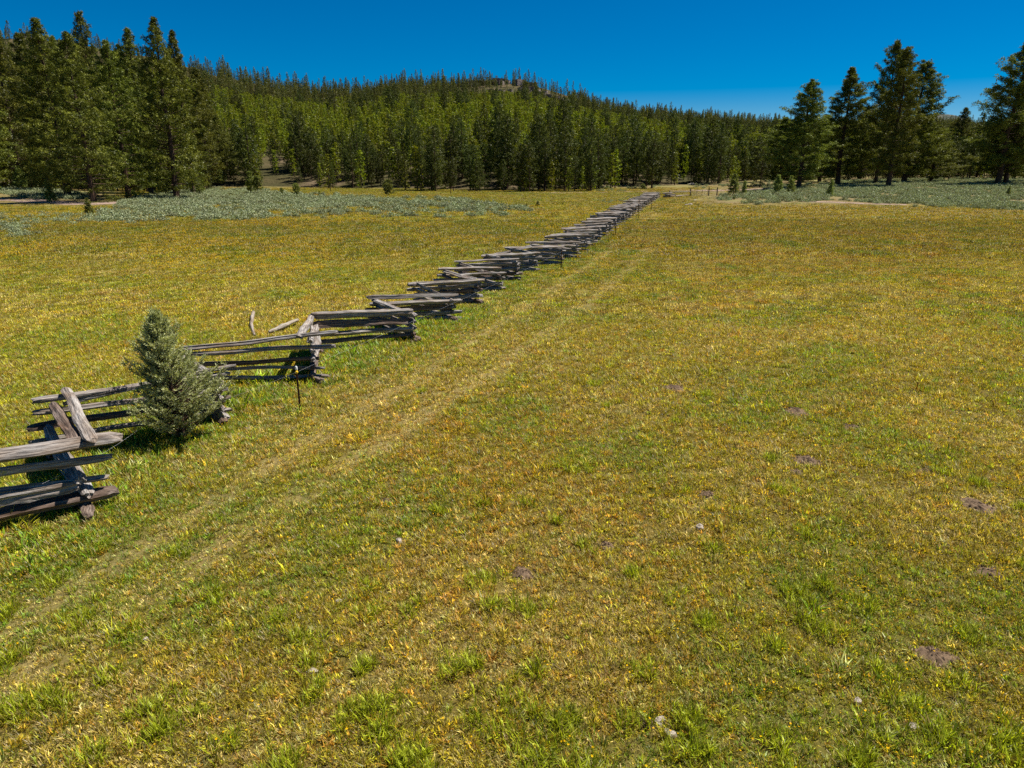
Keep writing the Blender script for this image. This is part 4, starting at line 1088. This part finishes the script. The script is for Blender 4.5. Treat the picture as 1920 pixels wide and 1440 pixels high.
# rock outcrops near the crest
RO = [(905, 158, 30, 9), (960, 156, 36, 8), (1000, 170, 26, 8), (870, 162, 16, 6), (1030, 182, 20, 6), (940, 172, 20, 6), (720, 160, 24, 5), (60, 66, 30, 6), (130, 82, 26, 6), (770, 158, 14, 4), (1055, 192, 10, 4)]
mbs = []
for i, (px, py, wx, wy) in enumerate(RO):
    uu_, ss_ = pix_u(px, py + 3); uu_ = float(uu_); yr_, zr_ = ridge(uu_); yy = float(yr_) * .985
    # walk down the slope until the pixel row matches
    for q in np.linspace(1, .55, 90):
        yy = float(yr_) * q
        if proj(uu_ * yy, yy, float(zh(uu_ * yy, yy)))[1] > py: break
    r = wx / F * yy
    g = np.random.default_rng(800 + i); Vs = []; Fs = []; b = 0
    for c in range(16):                           # a broken ledge of angular blocks
        cx, cy = g.uniform(-r, r), g.uniform(-r * .3, r * .3); s = g.uniform(.12, .3) * r
        zz = float(zh(uu_ * yy + cx, yy + cy)) - float(zh(uu_ * yy, yy))
        V = np.array([(sx, sy, sz) for sz in (-1, 1) for sx, sy in ((-1, -1), (1, -1), (1, 1), (-1, 1))], float) * (s, s * .8, s * .55)
        V = V * g.uniform(.65, 1.25, (8, 1)); an = g.uniform(0, 3); V = V @ np.array([[math.cos(an), -math.sin(an), 0], [math.sin(an), math.cos(an), 0], [0, 0, 1]]).T + (cx, cy, zz + s * .25)
        Vs.append(V); Fs += [[b + q for q in f] for f in ((0, 3, 2, 1), (4, 5, 6, 7), (0, 1, 5, 4), (1, 2, 6, 5), (2, 3, 7, 6), (3, 0, 4, 7))]; b += 8
    WH = ['on the summit left of its middle', 'on the very summit under the tallest trees', 'on the right shoulder of the summit', 'small, at the left end of the summit', 'low on the right shoulder of the summit', 'just below the middle of the summit', 'on the flat ridge left of the summit', 'on the high ridge at the left border', 'on the high ridge above the tall pines', 'tiny, between flat ridge and summit', 'tiny, lowest at the right side of the summit'][i]
    o = link('rock_outcrop', mesh_np('rock_outcrop', np.concatenate(Vs), [np.array(Fs)], M['cliff']), loc=(uu_ * yy, yy, float(zh(uu_ * yy, yy)))); prop(o, 'brown rock outcrop ' + WH, 'rock')

# ------------------------------------------------------------------ sagebrush
def sage_mesh(seed, n=230):
    g = np.random.default_rng(seed)
    a = g.random(n) * 6.283; e = np.arcsin(g.random(n) ** .8); lob = 1 + .22 * np.sin(a * 3 + seed) + .15 * np.sin(a * 5 + 2 * seed)
    D = np.stack([np.cos(a) * np.cos(e), np.sin(a) * np.cos(e), np.sin(e)], -1)
    rr = g.uniform(.45, 1.0, n) * lob
    P = D * rr[:, None] * np.array([.55, .55, .5])
    O_ = unit(D + g.normal(0, .35, (n, 3))); D2 = unit(np.cross(O_, g.normal(0, 1, (n, 3))) + O_ * .5 + np.array([0, 0, .4])); S_ = unit(np.cross(D2, O_))
    V, Fq, v = kites(P, D2, S_, g.uniform(.1, .24, n), g.uniform(.05, .09, n), g.random(n))
    return proto(mesh_np('sage_bush', V, [Fq], M['sage'], False, {'v': v}))
sp = [sage_mesh(s) for s in (1, 2, 3, 4)]
SPt, SS = [], []
for pl, dens, s0, s1 in [(SAGE[0], 1.0, .45, 1.35), (SAGE[1], .8, .5, 1.5), (SAGE[2], 1.0, .4, 1.3), (SAGE[3], .35, .5, 1.1), (SAGE[4], .35, .6, 1.2), (SAGE2[0], .6, .35, .95), (SAGE2[1], .8, .3, .6)]:
    pw = [at(*q) for q in pl]; x0, x1 = min(q.x for q in pw) - 5, max(q.x for q in pw) + 5; y0, y1 = min(q.y for q in pw) - 5, max(q.y for q in pw) + 8
    m_ = int((x1 - x0) * (y1 - y0) * dens); x = rg.uniform(x0, x1, m_); y = rg.uniform(y0, y1, m_)
    px, py = proj(x, y, zb(x, y)); k = in_poly(px, py + 9 * (fbm(x / 3, y / 3, 8, 2) - .5) * 2, pl) & (fbm(x / 4, y / 6, 17, 3) > (.35 if dens > .5 else .5) + .08 * (y1 < 140))
    x, y = x[k], y[k]; SPt.append(np.stack([x, y, zb(x, y) - .05], -1)); SS.append(rg.uniform(s0, s1, len(x)))
SPt = np.concatenate(SPt); SS = np.concatenate(SS); ns = len(SPt)
scatter('sagebrush', SPt, rg.uniform(0, 6.28, ns), np.stack([SS * rg.uniform(.9, 1.3, ns), SS * rg.uniform(.9, 1.3, ns), SS], -1), rg.integers(0, 4, ns), sp, M['sage'],
        label='silvery grey green sagebrush carpeting the ground along the meadow edges', cat='sagebrush', kind='stuff')
print('sage', ns)

# ------------------------------------------------------------------ the juniper in front of the fence
def juniper():
    g = np.random.default_rng(12); mb = MB(); base = at(343, 824); Ht = h_for(base, 580)
    C = []; Dd = []
    Rm = 1.02
    prof = lambda f: max(.03, (1 - f) ** .88 * (.72 + .28 * min(1, f * 6)))
    # main stem leans a little to the left towards its tip
    ax = lambda z: np.array([-.22 * z / Ht + .03 * math.sin(z * 3), .04 * math.sin(z * 2.2), z])
    tube(mb, [ax(z) for z in np.linspace(-.1, Ht * .93, 10)], [.075 * (1 - .9 * i / 9) + .006 for i in range(10)], 8, 3)
    nb = 290
    for b in range(nb):
        f = ((b + g.random()) / nb) ** 1.15; z = Ht * (.03 + .93 * f); a = b * 2.39996 + g.normal(0, .3)
        lob = 1 + .22 * math.sin(a * 3 + z * 3) + .12 * math.sin(a * 5 - z * 4)
        L = Rm * prof(f) * g.uniform(.5, 1.22) * lob * (1.18 if math.cos(a) > .3 and f < .4 else 1)
        up = .12 + .65 * f + g.normal(0, .12) + (.25 if f < .15 else 0)
        p0 = ax(z); dh = np.array([math.cos(a), math.sin(a), 0])
        P = lambda s: p0 + dh * L * s * math.cos(up) + np.array([0, 0, 1]) * (L * s * math.sin(up) + .3 * L * s * s)
        tube(mb, [P(0), P(.4), P(.75), P(.98)], [.018 * (1 - .6 * f), .012, .007, .003], 4, b * .2, False)
        side = np.array([-math.sin(a), math.cos(a), 0])
        k = int(7 + 12 * L)
        for j in range(k):
            s = g.uniform(.22, 1) ** .65 if j else 1
            q = P(s); d = unit(dh * math.cos(up) + np.array([0, 0, math.sin(up) + .5]) + side * g.normal(0, .8) + g.normal(0, .25, 3))
            l = g.uniform(.08, .2) * (1 if f < .85 else .8)
            C.append(q); Dd.append((d, l))
            tube(mb, [q, q + d * l * .8], [.004, .0015], 3, b * .1, False)
    # feathery sprays along each twig
    Ps, Ds, Vv = [], [], []
    for (q, (d, l)) in zip(C, Dd):
        m_ = 13; s = g.random(m_) * l; br = g.random() * .7
        dd = unit(d + g.normal(0, .55, (m_, 3)) + np.array([0, 0, .15])); Ps.append(q + d * s[:, None] + g.normal(0, .008, (m_, 3))); Ds.append(dd); Vv.append(np.clip(br + g.random(m_) * .4, 0, 1))
    Ps = np.concatenate(Ps); Ds = np.concatenate(Ds); Vv = np.concatenate(Vv); n = len(Ps)
    S_ = unit(np.cross(Ds, g.normal(0, 1, (n, 3))))
    V, Fq, v = kites(Ps, Ds, S_, g.uniform(.03, .075, n), g.uniform(.011, .02, n), Vv)
    print('juniper sprays', n)
    e = empty('juniper_tree', base); prop(e, 'silvery green young juniper growing against the near part of the rail fence', 'tree')
    link('trunk', mb.mesh('trunk', M['bark']), e); link('crown', mesh_np('crown', V, [Fq], M['juniper'], False, {'v': v}), e)
juniper()
